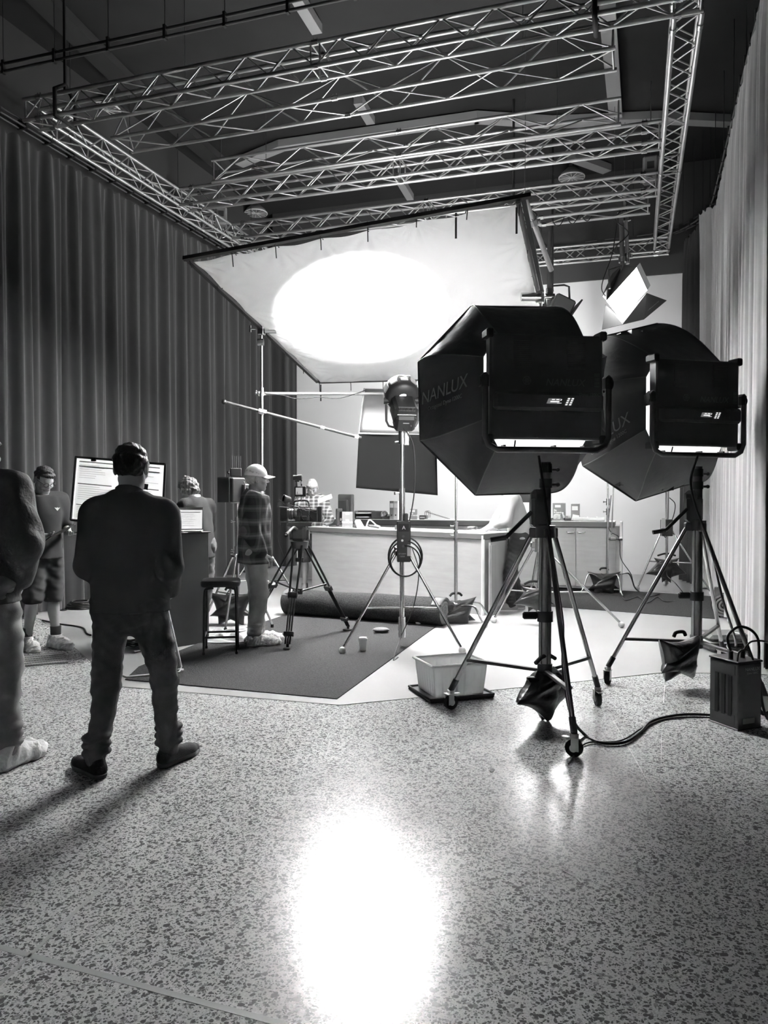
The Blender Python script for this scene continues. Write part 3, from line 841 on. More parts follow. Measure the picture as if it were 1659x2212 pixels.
for q in 'LR':
    a_ = j3['an' + q] * s3; MB().cyl(a_ + np.array((0, 0, .01)), a_ + np.array((0, 0, .12)), .048, .052, 16).build('sock', BLKKNIT, t3)
mb = MB(); LV = lambda p: tuple(L3(p) * s3)
for q in (-1, 1):
    mb.path([LV((q * .033 + .026 * cos(a), .108, .004 + .019 * sin(a))) for a in np.linspace(0, 2 * pi, 18, endpoint=False)], .0022, 6, True)
    mb.path([LV((q * .058, .104, .010)), LV((q * .08, .06, .012)), LV((q * .084, -.005, .010))], .002, 6)
mb.path([LV((-.008, .110, .008)), LV((0, .113, .011)), LV((.008, .110, .008))], .002, 6)
mb.build('glasses', BLACK, t3)
mb = MB(); e = [(-.028, .014), (-.008, .010), (0, .016), (.008, .010), (.028, .014), (0, -.018)]
mb.poly([((-.07 + x) * s3, (.165) * s3, (1.33 + z) * s3) for x, z in e], .003, (0, 1, 0)); mb.build('chest_emblem', WHITE, t3)
tb = thing('tablet', gl + Matrix.Rotation(towards(.78, -.62), 3, 'Z') @ Vector((.015, .36 * s3, 1.115 * s3)), towards(.78, -.62), 'dark tablet held flat by the person with glasses', 'tablet')
Mt = rotm('Y', .42) @ rotm('X', .35)
MB().box((0, 0, 0), (.26, .19, .010), Mt, .003).build('case', BLACK, tb); MB().box((0, 0, .006), (.235, .165, .002), Mt).build('screen', mat('tablet glass', .05, .12, coat=1), tb)

# at the laptop
person(G(432, 1362), towards(-.75, .55), 1.77, 'person with wavy shoulder length hair and dark cardigan bent over the laptop',
    dict(chest=(0, .05, 1.27), neck=(0, .09, 1.43), head=(0, .18, 1.55), shL=(-.16, .06, 1.37), shR=(.165, .05, 1.37), elL=(-.21, .12, 1.10), elR=(.22, .10, 1.10), wrL=(-.14, .32, 1.12), wrR=(.12, .33, 1.13), anL=(-.08, -.05, .09), anR=(.1, .1, .09)),
    pitch=.7, bulk=.92, hd=dict(L=dict(d=(.1, 1, -.1), n=(0, 0, 1), curl=.5), R=dict(d=(-.1, 1, -.1), n=(0, 0, 1), curl=.5, side=-1)),
    top=dict(m=mat('charcoal wool', .028, .95, bump=.2, bscale=150), e=.018, w=.006, name='cardigan', cuff=.72, collar=.02, ring=mat('white collar cloth', .7, .8)), legs=dict(m=mat('loose grey trousers', .12, .9, bump=.2, bscale=30), e=.03, w=.010, name='trousers'),
    shoes=dict(m=BLACK, name='shoe'), hair=dict(m=HAIRM, t=.020, long=True, w=.012, wf=60, cut=-.11), hem=.80)

# cap and plaid jacket
cp = G(552, 1392)
person(cp, towards(.97, .26), 1.80, 'person in a pale cap and dark plaid jacket standing beside the cinema camera',
    dict(elR=(.235, -.07, 1.13), wrR=(.185, .05, .90), elL=(-.235, -.02, 1.13), wrL=(-.17, .05, .90), neck=(0, -.02, 1.465), head=(0, .02, 1.62), anR=(.10, -.02, .09), toR=(.11, .18, .04), anL=(-.10, .03, .09), toL=(-.12, .2, .04), knR=(.10, .03, .5)),
    bulk=1.0, hd=dict(L=dict(d=(.25, .3, -.9), n=(-1, 0, 0), curl=.3), R=dict(d=(-.25, .3, -.9), n=(1, 0, 0), curl=.3, side=-1)),
    top=dict(m=plaid('dark plaid flannel', .018, .075, 2.4), e=.040, arm=.006, w=.009, wf=24, name='plaid_jacket', collar=.035, ring=plaid('dark plaid flannel', .022, .06)), legs=dict(m=CLOTHG, e=.028, w=.010, wf=20, flare=1.2, up=.05, name='trousers'),
    shoes=dict(m=COVER, e=.014, w=.008, name='shoe_cover'), hair=dict(m=HAIRG, t=.013, w=.004, cut=-.07), cap_=mat('pale cap cloth', .62, .85, bump=.1, bscale=120), hem=.80, fine=.0045)

# behind the camera
person(G(674, 1276), towards(.1, -.95), 1.80, 'person with short grey hair and checked shirt bending forward behind the camera',
    dict(chest=(0, .08, 1.27), neck=(0, .14, 1.45), head=(0, .22, 1.575), shL=(-.18, .12, 1.385), shR=(.18, .12, 1.385), elL=(-.26, .2, 1.10), elR=(.25, .2, 1.12), wrL=(-.18, .30, 1.0), wrR=(.14, .40, 1.08)),
    pitch=.75, roll=.0, bulk=1.0, hd=dict(L=dict(d=(.2, .8, -.3), n=(0, .3, 1), curl=.4, spread=1), R=dict(d=(-.1, 1, -.1), n=(0, 0, -1), curl=.5)),
    top=dict(m=plaid('light checked cotton', .07, .26, 6), e=.018, w=.009, name='shirt', cuff=.75), legs=dict(m=DENIMD, e=.016, name='shorts'), shorts=True,
    shoes=dict(m=mat('grey suede shoe', .2, .8), name='shoe'), hair=dict(m=HAIRG, t=.008, w=.002, cut=-.05), hem=.88)

# at the right end of the counter
person(G(1109, 1319), towards(-.98, .05), 1.82, 'person in a light grey sweatshirt leaning on the right end of the counter',
    dict(pel=(0, -.07, .97), waist=(0, -.05, 1.10), hpL=(-.09, -.05, .93), hpR=(.09, -.05, .93), chest=(0, .02, 1.27), neck=(0, .07, 1.44), head=(0, .15, 1.58), shL=(-.18, .04, 1.39), shR=(.18, .03, 1.38), elL=(-.24, .12, 1.12), elR=(.22, .16, 1.14), wrL=(-.16, .36, 1.02), wrR=(.12, .34, 1.02), knL=(-.1, .05, .5), knR=(.1, .02, .5), anL=(-.1, .04, .09), toL=(-.11, .22, .04), anR=(.11, -.08, .09), toR=(.13, .1, .04)),
    pitch=.35, bulk=1.0, hd=dict(L=dict(d=(.25, .45, -.8), n=(-.6, .6, .2), curl=.35, spread=1.2), R=dict(d=(0, .9, -.3), n=(0, .2, 1), curl=.4)),
    top=dict(m=SWEAT, e=.022, arm=.008, w=.011, wf=20, name='sweatshirt', cuff=.45), legs=dict(m=mat('black denim', .022, .85, bump=.2, bscale=200), e=.018, w=.010, name='jeans'),
    shoes=dict(m=mat('grey suede shoe', .2, .8), sole=mat('pale sole', .45, .6), name='trainer'), hair=dict(m=HAIRD, t=.011), hem=.90)
# ------------------------------------------------------------------ overhead silk
SILK = bpy.data.materials.new('bleached muslin'); SILK.use_nodes = True
nt = SILK.node_tree; nt.nodes.remove(nt.nodes['Principled BSDF']); out = nt.nodes['Material Output']
df = node(nt, 'ShaderNodeBsdfDiffuse', i_0=(.86, .86, .86, 1)); tr = node(nt, 'ShaderNodeBsdfTranslucent', i_0=(.8, .8, .8, 1)); ms = node(nt, 'ShaderNodeMixShader', i_0=.16)
tc = node(nt, 'ShaderNodeTexCoord'); ns = node(nt, 'ShaderNodeTexNoise', i_2=2.2, i_3=4.0); ns.inputs['Distortion'].default_value = 1.5
bp = node(nt, 'ShaderNodeBump', i_Strength=.35); bp.inputs['Distance'].default_value = .05
nt.links.new(tc.outputs['Object'], ns.inputs['Vector']); nt.links.new(ns.outputs[0], bp.inputs['Height']); nt.links.new(bp.outputs[0], df.inputs['Normal'])
nt.links.new(df.outputs[0], ms.inputs[1]); nt.links.new(tr.outputs[0], ms.inputs[2]); nt.links.new(ms.outputs[0], out.inputs[0])
TL, TR, BR, BL = P(418, 566, 8.7), P(1118, 440, 7.64), P(1198, 812, 11.1), P(692, 826, 12.1)
SN = (TR - TL).cross(BL - TL).normalized()
if SN.z > 0: SN = -SN
silk = thing('overhead_silk', (TL + TR + BR + BL) / 4, 0, 'large white silk stretched in a tilted pipe frame, glowing in the middle', 'silk')
ties = [(0, i / 6) for i in range(7)] + [(1, i / 6) for i in range(7)] + [(i / 7, 0) for i in range(8)] + [(i / 7, 1) for i in range(8)]
def silk_pt(u, v):
    # edges pull in between the ties
    pu = .005 * abs(sin(v * 6 * pi)); pv = .004 * abs(sin(u * 7 * pi))
    uu = u + pu * (1 - 2 * u); vv = v + pv * (1 - 2 * v)
    p = (TL * (1 - uu) + TR * uu) * (1 - vv) + (BL * (1 - uu) + BR * uu) * vv
    sag = .16 * sin(pi * u) * sin(pi * v); w = 0
    for a, b in ties:
        dx, dy = u - a, v - b; r = sqrt(dx * dx + dy * dy)
        if 1e-4 < r < .22:
            th = atan2(dy, dx); w += .010 * sin(th * 11 + a * 5 + b * 9) * (1 - r / .22) ** 1.3 * min(1, r * 18)
    w += .008 * sin(u * 40 + 3 * sin(v * 9)) * max(0, 1 - v * 9)
    return p + Vector((0, 0, -sag)) + SN * w
MB().grid(silk_pt, 150, 150).build('fabric', SILK, silk, True)
mb = MB()
PIPE = mat('black square pipe', .03, .45)
def bar(a, b, ea, eb, w=.045, name='frame_pipe', m=PIPE, par=silk):
    d = (b - a).normalized(); a = a - d * ea; b = b + d * eb
    MB().box((a + b) / 2, (w, (b - a).length, w), basis(b - a, SN)).build(name, m, par, True)
o = -SN * .03
ex = (TL - BL).normalized() * .05; ey = (TR - TL).normalized() * .06
bar(TL + o + ex, TR + o + ex, .10, .14); bar(BL + o - ex, BR + o - ex, .05, .1); bar(TL + o - ey, BL + o - ey, .02, .03); bar(TR + o + ey, BR + o + ey, .05, .05)
mb = MB(); rs = random.Random(4)
for a, b in ties:
    p = silk_pt(a, b); q = ((TL * (1 - a) + TR * a) * (1 - b) + (BL * (1 - a) + BR * a) * b)
    out_ = (q - (TL + TR + BR + BL) / 4).normalized()
    mb.path([q - out_ * .02, q + out_ * .06 - SN * .06, q + out_ * .03 + SN * .03, q + out_ * .02 + Vector((0, 0, -.05 - .1 * rs.random()))], .006, 5)
mb.build_each('tie', BLACK, silk, True)
for p in (P(985, 462, 7.85), P(693, 832, 12.05), P(1116, 450, 7.62)):
    MB().box(p + Vector((0, 0, -.12)), (.02, .006, .26)).build('loose_tie', BLACK, silk, True)

# ------------------------------------------------------------------ the key lamp: fresnel on a rolling-free steel stand
def hub_stand(name, feet, hub_z, top_z, label, ball=True, center=None, r=.019, sections=((0, .019),), col=CHROME, brace=.42, group=None, mid=None, crown=True):
    feet = [Vector(f) for f in feet]; c = center or sum(feet, Vector()) / 3; c = Vector((c.x, c.y, 0))
    t = thing(name, c, 0, label, 'light stand', group)
    zs = [(z, rr) for z, rr in sections] + [(top_z, None)]
    for (z0, rr), (z1, _) in zip(zs[:-1], zs[1:]):
        MB().cyl(c + Vector((0, 0, max(z0, .1))), c + Vector((0, 0, z1)), rr, n=16).build('column', col, t, True)
    for z0, rr in sections[1:]:
        mb = MB(); mb.cyl(c + Vector((0, 0, z0 - .06)), c + Vector((0, 0, z0 + .05)), rr * 1.7, n=16); mb.cyl(c + Vector((0, 0, z0)), c + cR * -.06 + Vector((0, 0, z0)), .007); mb.box(c + cR * -.07 + Vector((0, 0, z0)), (.012, .035, .03), None, .004)
        mb.build('locking_collar', col, t, True)
    mb = MB(); mb.cyl(c + Vector((0, 0, hub_z - .035)), c + Vector((0, 0, hub_z + .035)), r * 2.1, n=18)
    for f in feet:
        d = (f - c); d.z = 0; d.normalize(); mb.box(c + d * .055 + Vector((0, 0, hub_z)), (.03, .07, .05), basis(d), .006)
    mb.cyl(c + Vector((0, 0, hub_z)), c - cR * .08 + Vector((0, 0, hub_z + .02)), .008); mb.build('leg_hub', col, t, True)
    for f in feet:
        d = (f - c); R_ = d.length; d.z = 0; d.normalize(); a = c + d * .07 + Vector((0, 0, hub_z)); b = f + Vector((0, 0, .045))
        lg = MB().cyl(a, b, .0135, n=12).build('leg', col, t, True)
        if ball: mbb = MB(); mbb.ball(f + Vector((0, 0, .036)), .036, 18); mbb.build('tennis_ball', BALL, lg, True)
        else: MB().cyl(b, f + Vector((0, 0, .002)), .018).build('foot_cap', RUBBER, lg, True)
        k = a + (b - a) * (1 - brace); MB().cyl(k, c + Vector((0, 0, k.z - .02)), .009, n=8).build('brace', col, t, True)
    MB().cyl(c + Vector((0, 0, .10)), c + Vector((0, 0, .30)), r * 1.45, n=14).build('brace_collar', col, t, True)
    return t, c
F1 = [G(740, 1413), G(998, 1413), G(867, 1372)]
st, C1 = hub_stand('light_stand', F1, .93, 2.13, 'chrome stand with tennis ball feet carrying the round lamp in mid picture', sections=((0, .024), (.98, .030), (1.52, .017)), r=.024)
mb = MB(); mb.cyl(C1 + Vector((0, 0, 2.0)), C1 + Vector((0, 0, 2.17)), .036, n=18); mb.box(C1 + cR * .045 + Vector((0, 0, 2.06)), (.05, .04, .14), rotm('Z', YAW), .006); mb.cyl(C1 + Vector((0, 0, 2.03)), C1 - cR * .07 + Vector((0, 0, 2.02)), .008)
mb.build('spigot_receiver', CHROME, st, True)
LC = C1 + Vector((0, 0, 2.43))
AIM = PL(800, 650, (TL + BR) / 2, SN)
HS = mat('charcoal lamp housing', .028, .42, spec=.5)
lamp = thing('spot_lamp', C1 + Vector((0, 0, 2.17)), YAW, 'round dark spotlight on a yoke seen from behind, aimed up at the white silk', 'studio lamp')
ad = (AIM - LC).normalized(); Ml = basis(ad)         # columns: right, forward, up
W = lambda x, y, z: LC + Ml @ Vector((x, y, z))
MB().lathe(W(0, .03, .04), [(.05, -.06), (.13, -.055), (.165, -.02), (.168, .10), (.16, .12), (.155, .02), (.04, .0)], ad, 32).build('reflector_drum', HS, lamp, True)
mb = MB()
for a in np.linspace(.35, pi - .35, 5)[:]:
    mb.box(W(cos(a) * .172, .07, .04 + sin(a) * .172), (.075, .09, .012), Ml @ rotm('Y', -a + pi / 2), .003)
mb.build_each('cooling_clip', mat('pale clip metal', .4, .4, .5), lamp, True)
MB().path([W(-.06, .06, .215), W(-.06, .06, .235), W(.06, .06, .235), W(.06, .06, .215)], .008).build('top_handle', CHROME, lamp, True)
MB().lathe(W(0, .05, .04), [(0, .02), (.15, .02)], ad, 32).build('lens', mat('fresnel lens glow', .9, .2, emit=60), lamp, True)
mb = MB(); mb.box(W(0, -.13, -.03), (.23, .26, .20), Ml, .03); mb.box(W(0, -.21, -.10), (.20, .16, .17), Ml, .025)
mb.build('lamp_body', HS, lamp, True)
mb = MB()
for i in range(14): mb.box(W(-.08 + i * .0125, -.235, .03), (.004, .05, .07), Ml)
mb.build('vent_grille', mat('vent mesh', .012, .6), lamp, True)
MB().box(W(0, -.262, -.0), (.19, .012, .010), Ml, .003).build('handle_bar', CHROME, lamp, True)
MB().box(W(.0, -.293, -.075), (.06, .004, .006), Ml).build('status_strip', mat('status strip', .4, .5), lamp, True)
MB().ball(W(.05, -.292, -.105), .010, 8).build('knob', DGREY, lamp, True)
yk = [LC + cR * x + Vector((0, 0, z)) for x, z in ((-.155, .0), (-.155, -.20), (-.13, -.25), (-.08, -.262), (.08, -.262), (.13, -.25), (.155, -.20), (.155, .0))]
MB().path(yk, .012, 8).build('yoke', BLKMETAL, lamp, True)
mb = MB()
for q in (-1, 1): mb.cyl(LC + cR * q * .125, LC + cR * q * .18, .035, n=16)
mb.build_each('yoke_knob', BLACK, lamp, True)
tag(MB().path(bez([W(0, -.29, -.16), LC + cR * .0 - cF * .15 + Vector((0, 0, -.27)), LC + cR * .11 + Vector((0, 0, -.45)), LC + cR * .12 + Vector((0, 0, -.9)), LC + cR * .045 + Vector((0, 0, -1.3)), C1 + cR * .05 - cF * .05 + Vector((0, 0, 1.22))], 8), .006).build('lamp_cable', CABLE), 'thin black cable dropping from the spotlight to its ballast', 'cable')
sp = bpy.data.lights.new('spot_lamp_beam', 'SPOT'); so = bpy.data.objects.new('spot_lamp_beam', sp); COL.objects.link(so)
so.location = LC + ad * .22; so.rotation_euler = ad.to_track_quat('-Z', 'Y').to_euler(); sp.energy = FRESNEL_POWER; sp.spot_size = radians(51); sp.spot_blend = 1.0; sp.shadow_soft_size = .08
so.parent = lamp; so.matrix_parent_inverse = MW[lamp.name].inverted()
# ballast hung on the stand
bl = thing('ballast', C1 + Vector((0, 0, 1.05)), YAW, 'black ballast box hung on the middle stand above looped cable', 'power supply')
MB().box((0.015, -.06, .0), (.135, .07, .40), None, .008).build('case', BLACK, bl)
MB().box((0.015, -.098, .135), (.10, .004, .075)).build('display', mat('display glass', .04, .2), bl)
writing('emblem', 'Λ' if False else 'A', WHITE, bl, MW[bl.name] @ face_matrix((.015, -.1015, .135), (1, 0, 0), (0, 0, 1)), .05)
MB().ball((.0, -.098, .01), .012, 10).build('dial', WHITE, bl)
for z in (.05, -.045): MB().cyl((.01, -.094, z), (.01, -.099, z), .013).build('button', DGREY, bl)
MB().box((.066, -.0965, -.085), (.035, .003, .11)).build('spec_label', mat('pale sticker', .45, .7), bl)
for z, s_ in ((-.12, .022), (-.145, .02)): writing('lettering', 'STORM' if s_ > .021 else '1200X', mat('grey lettering', .3, .6), bl, MW[bl.name] @ face_matrix((0, -.0965, z), (1, 0, 0), (0, 0, 1)), s_)
MB().box((.04, -.05, .23), (.035, .05, .09), None, .008).build('plug', BLACK, bl)
for i in range(3):
    c = C1 + Vector((0, 0, .90)) - cF * (.07 + .012 * i) + cR * .03; rr = (.165, .15, .13)[i]
    pts = [c + cR * rr * sin(a) * (1 + .05 * i) + Vector((0, 0, rr * 1.15 * cos(a) + .01 * i - (.03 * i))) - cF * .02 * sin(a * 2) for a in np.linspace(0, 2 * pi, 30, endpoint=False)]
    tag(MB().path(pts, .0075 + .001 * (i == 0), 8, True).build('coiled_cable', CABLE), 'black cable coil hanging round the ballast, %s loop' % ('outer', 'middle', 'inner')[i], 'cable')
tag(MB().path(bez([C1 + cR * .10 - cF * .08 + Vector((0, 0, .98)), C1 + cR * .16 - cF * .08 + Vector((0, 0, .75)), C1 + cR * .11 - cF * .1 + Vector((0, 0, .42)), C1 + cR * -.02 - cF * .2 + Vector((0, 0, .12)), G(850, 1425, .01), G(860, 1420, .01)], 8), .005).build('floor_cable', CABLE), 'thin black cable running down the middle stand to the carpet edge', 'cable')

# ------------------------------------------------------------------ big lamps with octagon boxes
FAB = mat('black softbox fabric', .085, .62, bump=.35, bscale=9, spec=.2)
FABIN = mat('white softbox lining', .85, .8)
ROD = mat('softbox seam tape', .11, .5)
DIFF = mat('softbox diffuser glow', .9, .8, emit=SOFTBOX_GLOW)
_n = DIFF.node_tree; _g = node(_n, 'ShaderNodeNewGeometry'); _m = node(_n, 'ShaderNodeMapRange', i_1=0.0, i_2=1.0, i_3=SOFTBOX_GLOW, i_4=1.6 * DIM)
_n.links.new(_g.outputs['Backfacing'], _m.inputs[0]); _n.links.new(_m.outputs[0], _n.nodes['Principled BSDF'].inputs['Emission Strength'])
PRINT = mat('grey fabric print', .3, .6)
def softbox_lamp(base, dpt, pc, az, rot, rf, depth, lab, roll=0, text_faces=(4,), tu=.5):
    """base column position, pc panel centre, az turn to the left of straight ahead"""
    h = YAW + az; Mz = Matrix.Rotation(h, 3, 'Z'); Wd = lambda x, y, z: pc + Mz @ Vector((x, y, z))
    lp = thing('panel_lamp', pc, h, lab[0], 'studio lamp')
    pw, phh = .78, .69
    mb = MB(); mb.box((0, 0, 0), (pw, .10, phh), None, .012); mb.box((0, -.075, -.10), (pw * .96, .07, .12), None, .02);
    mb.build('panel_housing', BLKMETAL, lp)
    mb = MB()
    for sx in (-1, 1):
        for sz in (-1, 1): mb.box((sx * pw / 2, 0, sz * phh / 2), (.05, .13, .06), None, .01)
    mb.build_each('corner_bumper', RUBBER, lp)
    mb = MB()
    for x in (-.17, .20):
        mb = MB(); mb.box((x, -.052, .215), (.13, .004, .19))
        for i in range(14): mb.box((x, -.056, .30 - i * .013), (.12, .008, .004))
        mb.build('cooling_fins', BLKMETAL, lp)
    Tm = MW[lp.name]
    writing('logo_lettering', 'NANLUX', mat('dark print', .17, .5), lp, Tm @ face_matrix((.10, -.108, .02), (1, 0, 0), (0, 0, 1)), .065, .25)
    writing('model_lettering', 'Dyno 1200C', mat('dark print', .17, .5), lp, Tm @ face_matrix((.27, -.112, -.055), (1, 0, 0), (0, 0, 1)), .028)
    mb = MB()
    for k in range(6):
        a0, a1 = k * pi / 3, (k + 1) * pi / 3
        mb.path([(-.16 + .028 * cos(a0), -.108, .03 + .028 * sin(a0)), (-.16 + .028 * cos(a1), -.108, .03 + .028 * sin(a1))], .0022, 5)
        mb.path([(-.16 + .014 * cos(a0), -.108, .03 + .014 * sin(a0)), (-.16 + .014 * cos(a1), -.108, .03 + .014 * sin(a1))], .002, 5)
        mb.path([(-.16, -.108, .03), (-.16 + .028 * cos(a0), -.108, .03 + .028 * sin(a0))], .0016, 5)
    mb.build('emblem', mat('dark print', .17, .5), lp)
    sh = .028
    def para(c, w, hh): return [(c[0] - w / 2 - sh * hh / .06, c[1], c[2] - hh / 2), (c[0] + w / 2 - sh * hh / .06, c[1], c[2] - hh / 2), (c[0] + w / 2, c[1], c[2] + hh / 2), (c[0] - w / 2, c[1], c[2] + hh / 2)]
    scr = MB().poly(para((.03, -.1125, -.10), .085, .034), .001, (0, -1, 0)).build('screen', mat('control screen glow', .2, .3, emit=.12), lp)
    mb = MB()
    for (x, z, w, hh) in ((-.01, .010, .02, .006), (.02, .010, .02, .006), (.0, -.004, .06, .008), (.045, .008, .006, .010), (.03, -.013, .03, .003)): mb.poly(para((.03 + x, -.1142, -.10 + z), w, hh), .0004, (0, -1, 0))
    mb.build('readout', mat('lit keys', .6, .4, emit=.75), scr)
    for r_ in range(4):
        for c_ in range(2):
            MB().poly(para((.128 + c_ * .026 - r_ * .006, -.1125, -.083 - r_ * .013), .015, .008), .0015, (0, -1, 0)).build('key', mat('lit keys', .6, .4, emit=.75), lp)
    for x in (.20, .25): MB().cyl((x, -.11, -.115), (x, -.116, -.115), .006).build('knob', DGREY, lp)
    for z, hh in ((.085, .022), (.058, .022), (.032, .02), (.01, .012)): MB().box((.345, -.054, z), (.038, .004, hh)).build('spec_label', mat('faded sticker', .13, .7), lp)
    # yoke: a U of square tube
    yw, yz = pw / 2 + .035, -phh / 2 - .07
    ypts = [(-yw, -.0, .03), (-yw, 0, yz + .09), (-yw + .025, 0, yz + .03), (-yw + .08, 0, yz), (yw - .08, 0, yz), (yw - .025, 0, yz + .03), (yw, 0, yz + .09), (yw, 0, .03)]
    yp = [(x, -.06, z) for x, _, z in ypts]
    MB().path(yp, .021, 10).build('yoke', BLKMETAL, lp)
    mb = MB()
    for q in (-1, 1): mb.box((q * yw, -.03, .03), (.05, .11, .11), None, .02); mb.cyl((q * yw, -.03, .03), (q * (yw + .035), -.03, .03), .035, n=18)
    mb.build_each('tilt_knob', BLACK, lp)
    # softbox
    sb = thing('softbox', pc, h, lab[1], 'softbox')
    rear = [(.40, .21), (.30, .364), (-.30, .364), (-.40, .21), (-.40, -.21), (-.30, -.39), (.30, -.39), (.40, -.21)]
    front = []
    for k in range(8):
        a = radians(22.5 + 45 * k) + rot; front.append((rf * cos(a), rf * sin(a)))
    y0, y1 = .075, depth
    def side(k, u, v, inset=0.0):
        a = Vector((rear[k][0], y0, rear[k][1])); b = Vector((rear[(k + 1) % 8][0], y0, rear[(k + 1) % 8][1]))
        c = Vector((front[k][0], y1, front[k][1])); d = Vector((front[(k + 1) % 8][0], y1, front[(k + 1) % 8][1]))
        vv = v ** .80
        def rod(p, q):
            r = p.lerp(q, v); f = 1 + .13 * sin(pi * v) ; return Vector((r.x * f, r.y, r.z * f))
        p = rod(a, c).lerp(rod(b, d), u)
        pull = 1 - .055 * sin(pi * u) * (sin(pi * v) ** .8) - .006 * sin(9 * pi * u) * sin(2 * pi * v) - inset
        return Vector((p.x * pull, p.y, p.z * pull))
    nm = ['side_panel'] * 8
    for k in range(8):
        mo = MB().grid(lambda u, v: side(k, u, v), 14, 16).build('side_panel', FAB, sb)
        MB().grid(lambda u, v: side(k, u, v, .012), 10, 12).build('lining', FABIN, mo)
    for k in range(8):
        MB().path([side(k, 0, v) * 1.004 for v in np.linspace(.0, 1, 16)], .004, 6).build('rod', ROD, sb)
    lip = MB()
    for k in range(8):
        lip.grid(lambda u, v: side(k, u, .48 + .52 * v, .016), 8, 2)
    lip.build('front_lip', FAB, sb)
    mb = MB()
    for k in range(8):
        a, b = front[k], front[(k + 1) % 8]; mb.path([(a[0], y1, a[1]), (b[0], y1, b[1])], .010, 6)
    mb.build('front_rim', FAB, sb)
    vd = 1 - .30 / (y1 - y0); dp = [Vector((side(k, 0, vd).x * .93, side(k, 0, vd).y, side(k, 0, vd).z * .93)) for k in range(8)]
    MB().poly(dp[::-1]).build('diffuser', DIFF, sb)
    gr = MB(); R_ = rf * .97; yg = y1 - .05
    for i in range(-6, 7):
        q_ = i * R_ * .92 / 6.5; hl = min(R_ * .92, R_ * 1.30 - abs(q_)) * .985
        gr.box((q_, yg, 0), (.003, .09, hl * 2), None); gr.box((0, yg, q_), (hl * 2, .09, .003), None)
    gr.build('fabric_grid', BLACK, sb)
    mb = MB()
    for x in (-.27, .08, .29): mb.box((x, .04, -.385), (.014, .07, .012)); 
    mb.path([(-.2, -.0, -.35), (-.2, .02, -.40), (-.18, .05, -.42)], .006)
    for q in (-1, 1): mb.box((q * .41, .03, .02), (.012, .1, .09))
    mb.build_each('mounting_clip', BLACK, sb)
    # printed lettering on one side panel, turned with the cloth
    k = text_faces[0]
    c0 = side(k, tu, .50) ; rt = (side(k, tu, .30) - side(k, tu, .85)).normalized(); upv = (side(k, tu - .3, .56) - side(k, tu + .2, .56)).normalized()
    nrm = rt.cross(upv)
    if nrm.dot(Vector((c0.x, 0, c0.z))) < 0: upv = -upv; nrm = rt.cross(upv)
    rt = (rt * 1.0 + upv * .12).normalized(); upv = nrm.cross(rt)
    c0 = c0 + nrm * .012
    writing('logo_print', 'NANLUX', PRINT, sb, Tm @ face_matrix(c0 + upv * .03, rt, upv), .125, .3, extrude=.001)
    writing('name_print', 'Octagonal Dyno 1200C', PRINT, sb, Tm @ face_matrix(c0 - upv * .055, rt, upv), .040, .25, extrude=.001)
    return lp, sb
def caster(t, f, par, d):
    d = Matrix.Rotation(.95, 3, 'Z') @ d
    w = Vector((-d.y, d.x, 0))
    mb = MB(); mb.cyl(f + Vector((0, 0, .05)) - w * .016, f + Vector((0, 0, .05)) + w * .016, .05, n=22)
    wh = mb.build('wheel', RUBBER, par, True)
    MB().cyl(f + Vector((0, 0, .05)) - w * .019, f + Vector((0, 0, .05)) + w * .019, .022, n=14).build('wheel_hub', LGREY, par, True)
    mb = MB(); M = basis(d)
    for q in (-1, 1): mb.box(f + Vector((0, 0, .075)) + w * .024 * q + d * .012, (.004, .045, .075), M)
    mb.box(f + Vector((0, 0, .112)) + d * .01, (.056, .07, .006), M); mb.cyl(f + Vector((0, 0, .112)), f + Vector((0, 0, .135)), .026, n=16)
    mb.box(f + Vector((0, 0, .105)) - d * .04, (.03, .06, .008), M)
    mb.build('caster_fork', ALU, par, True)
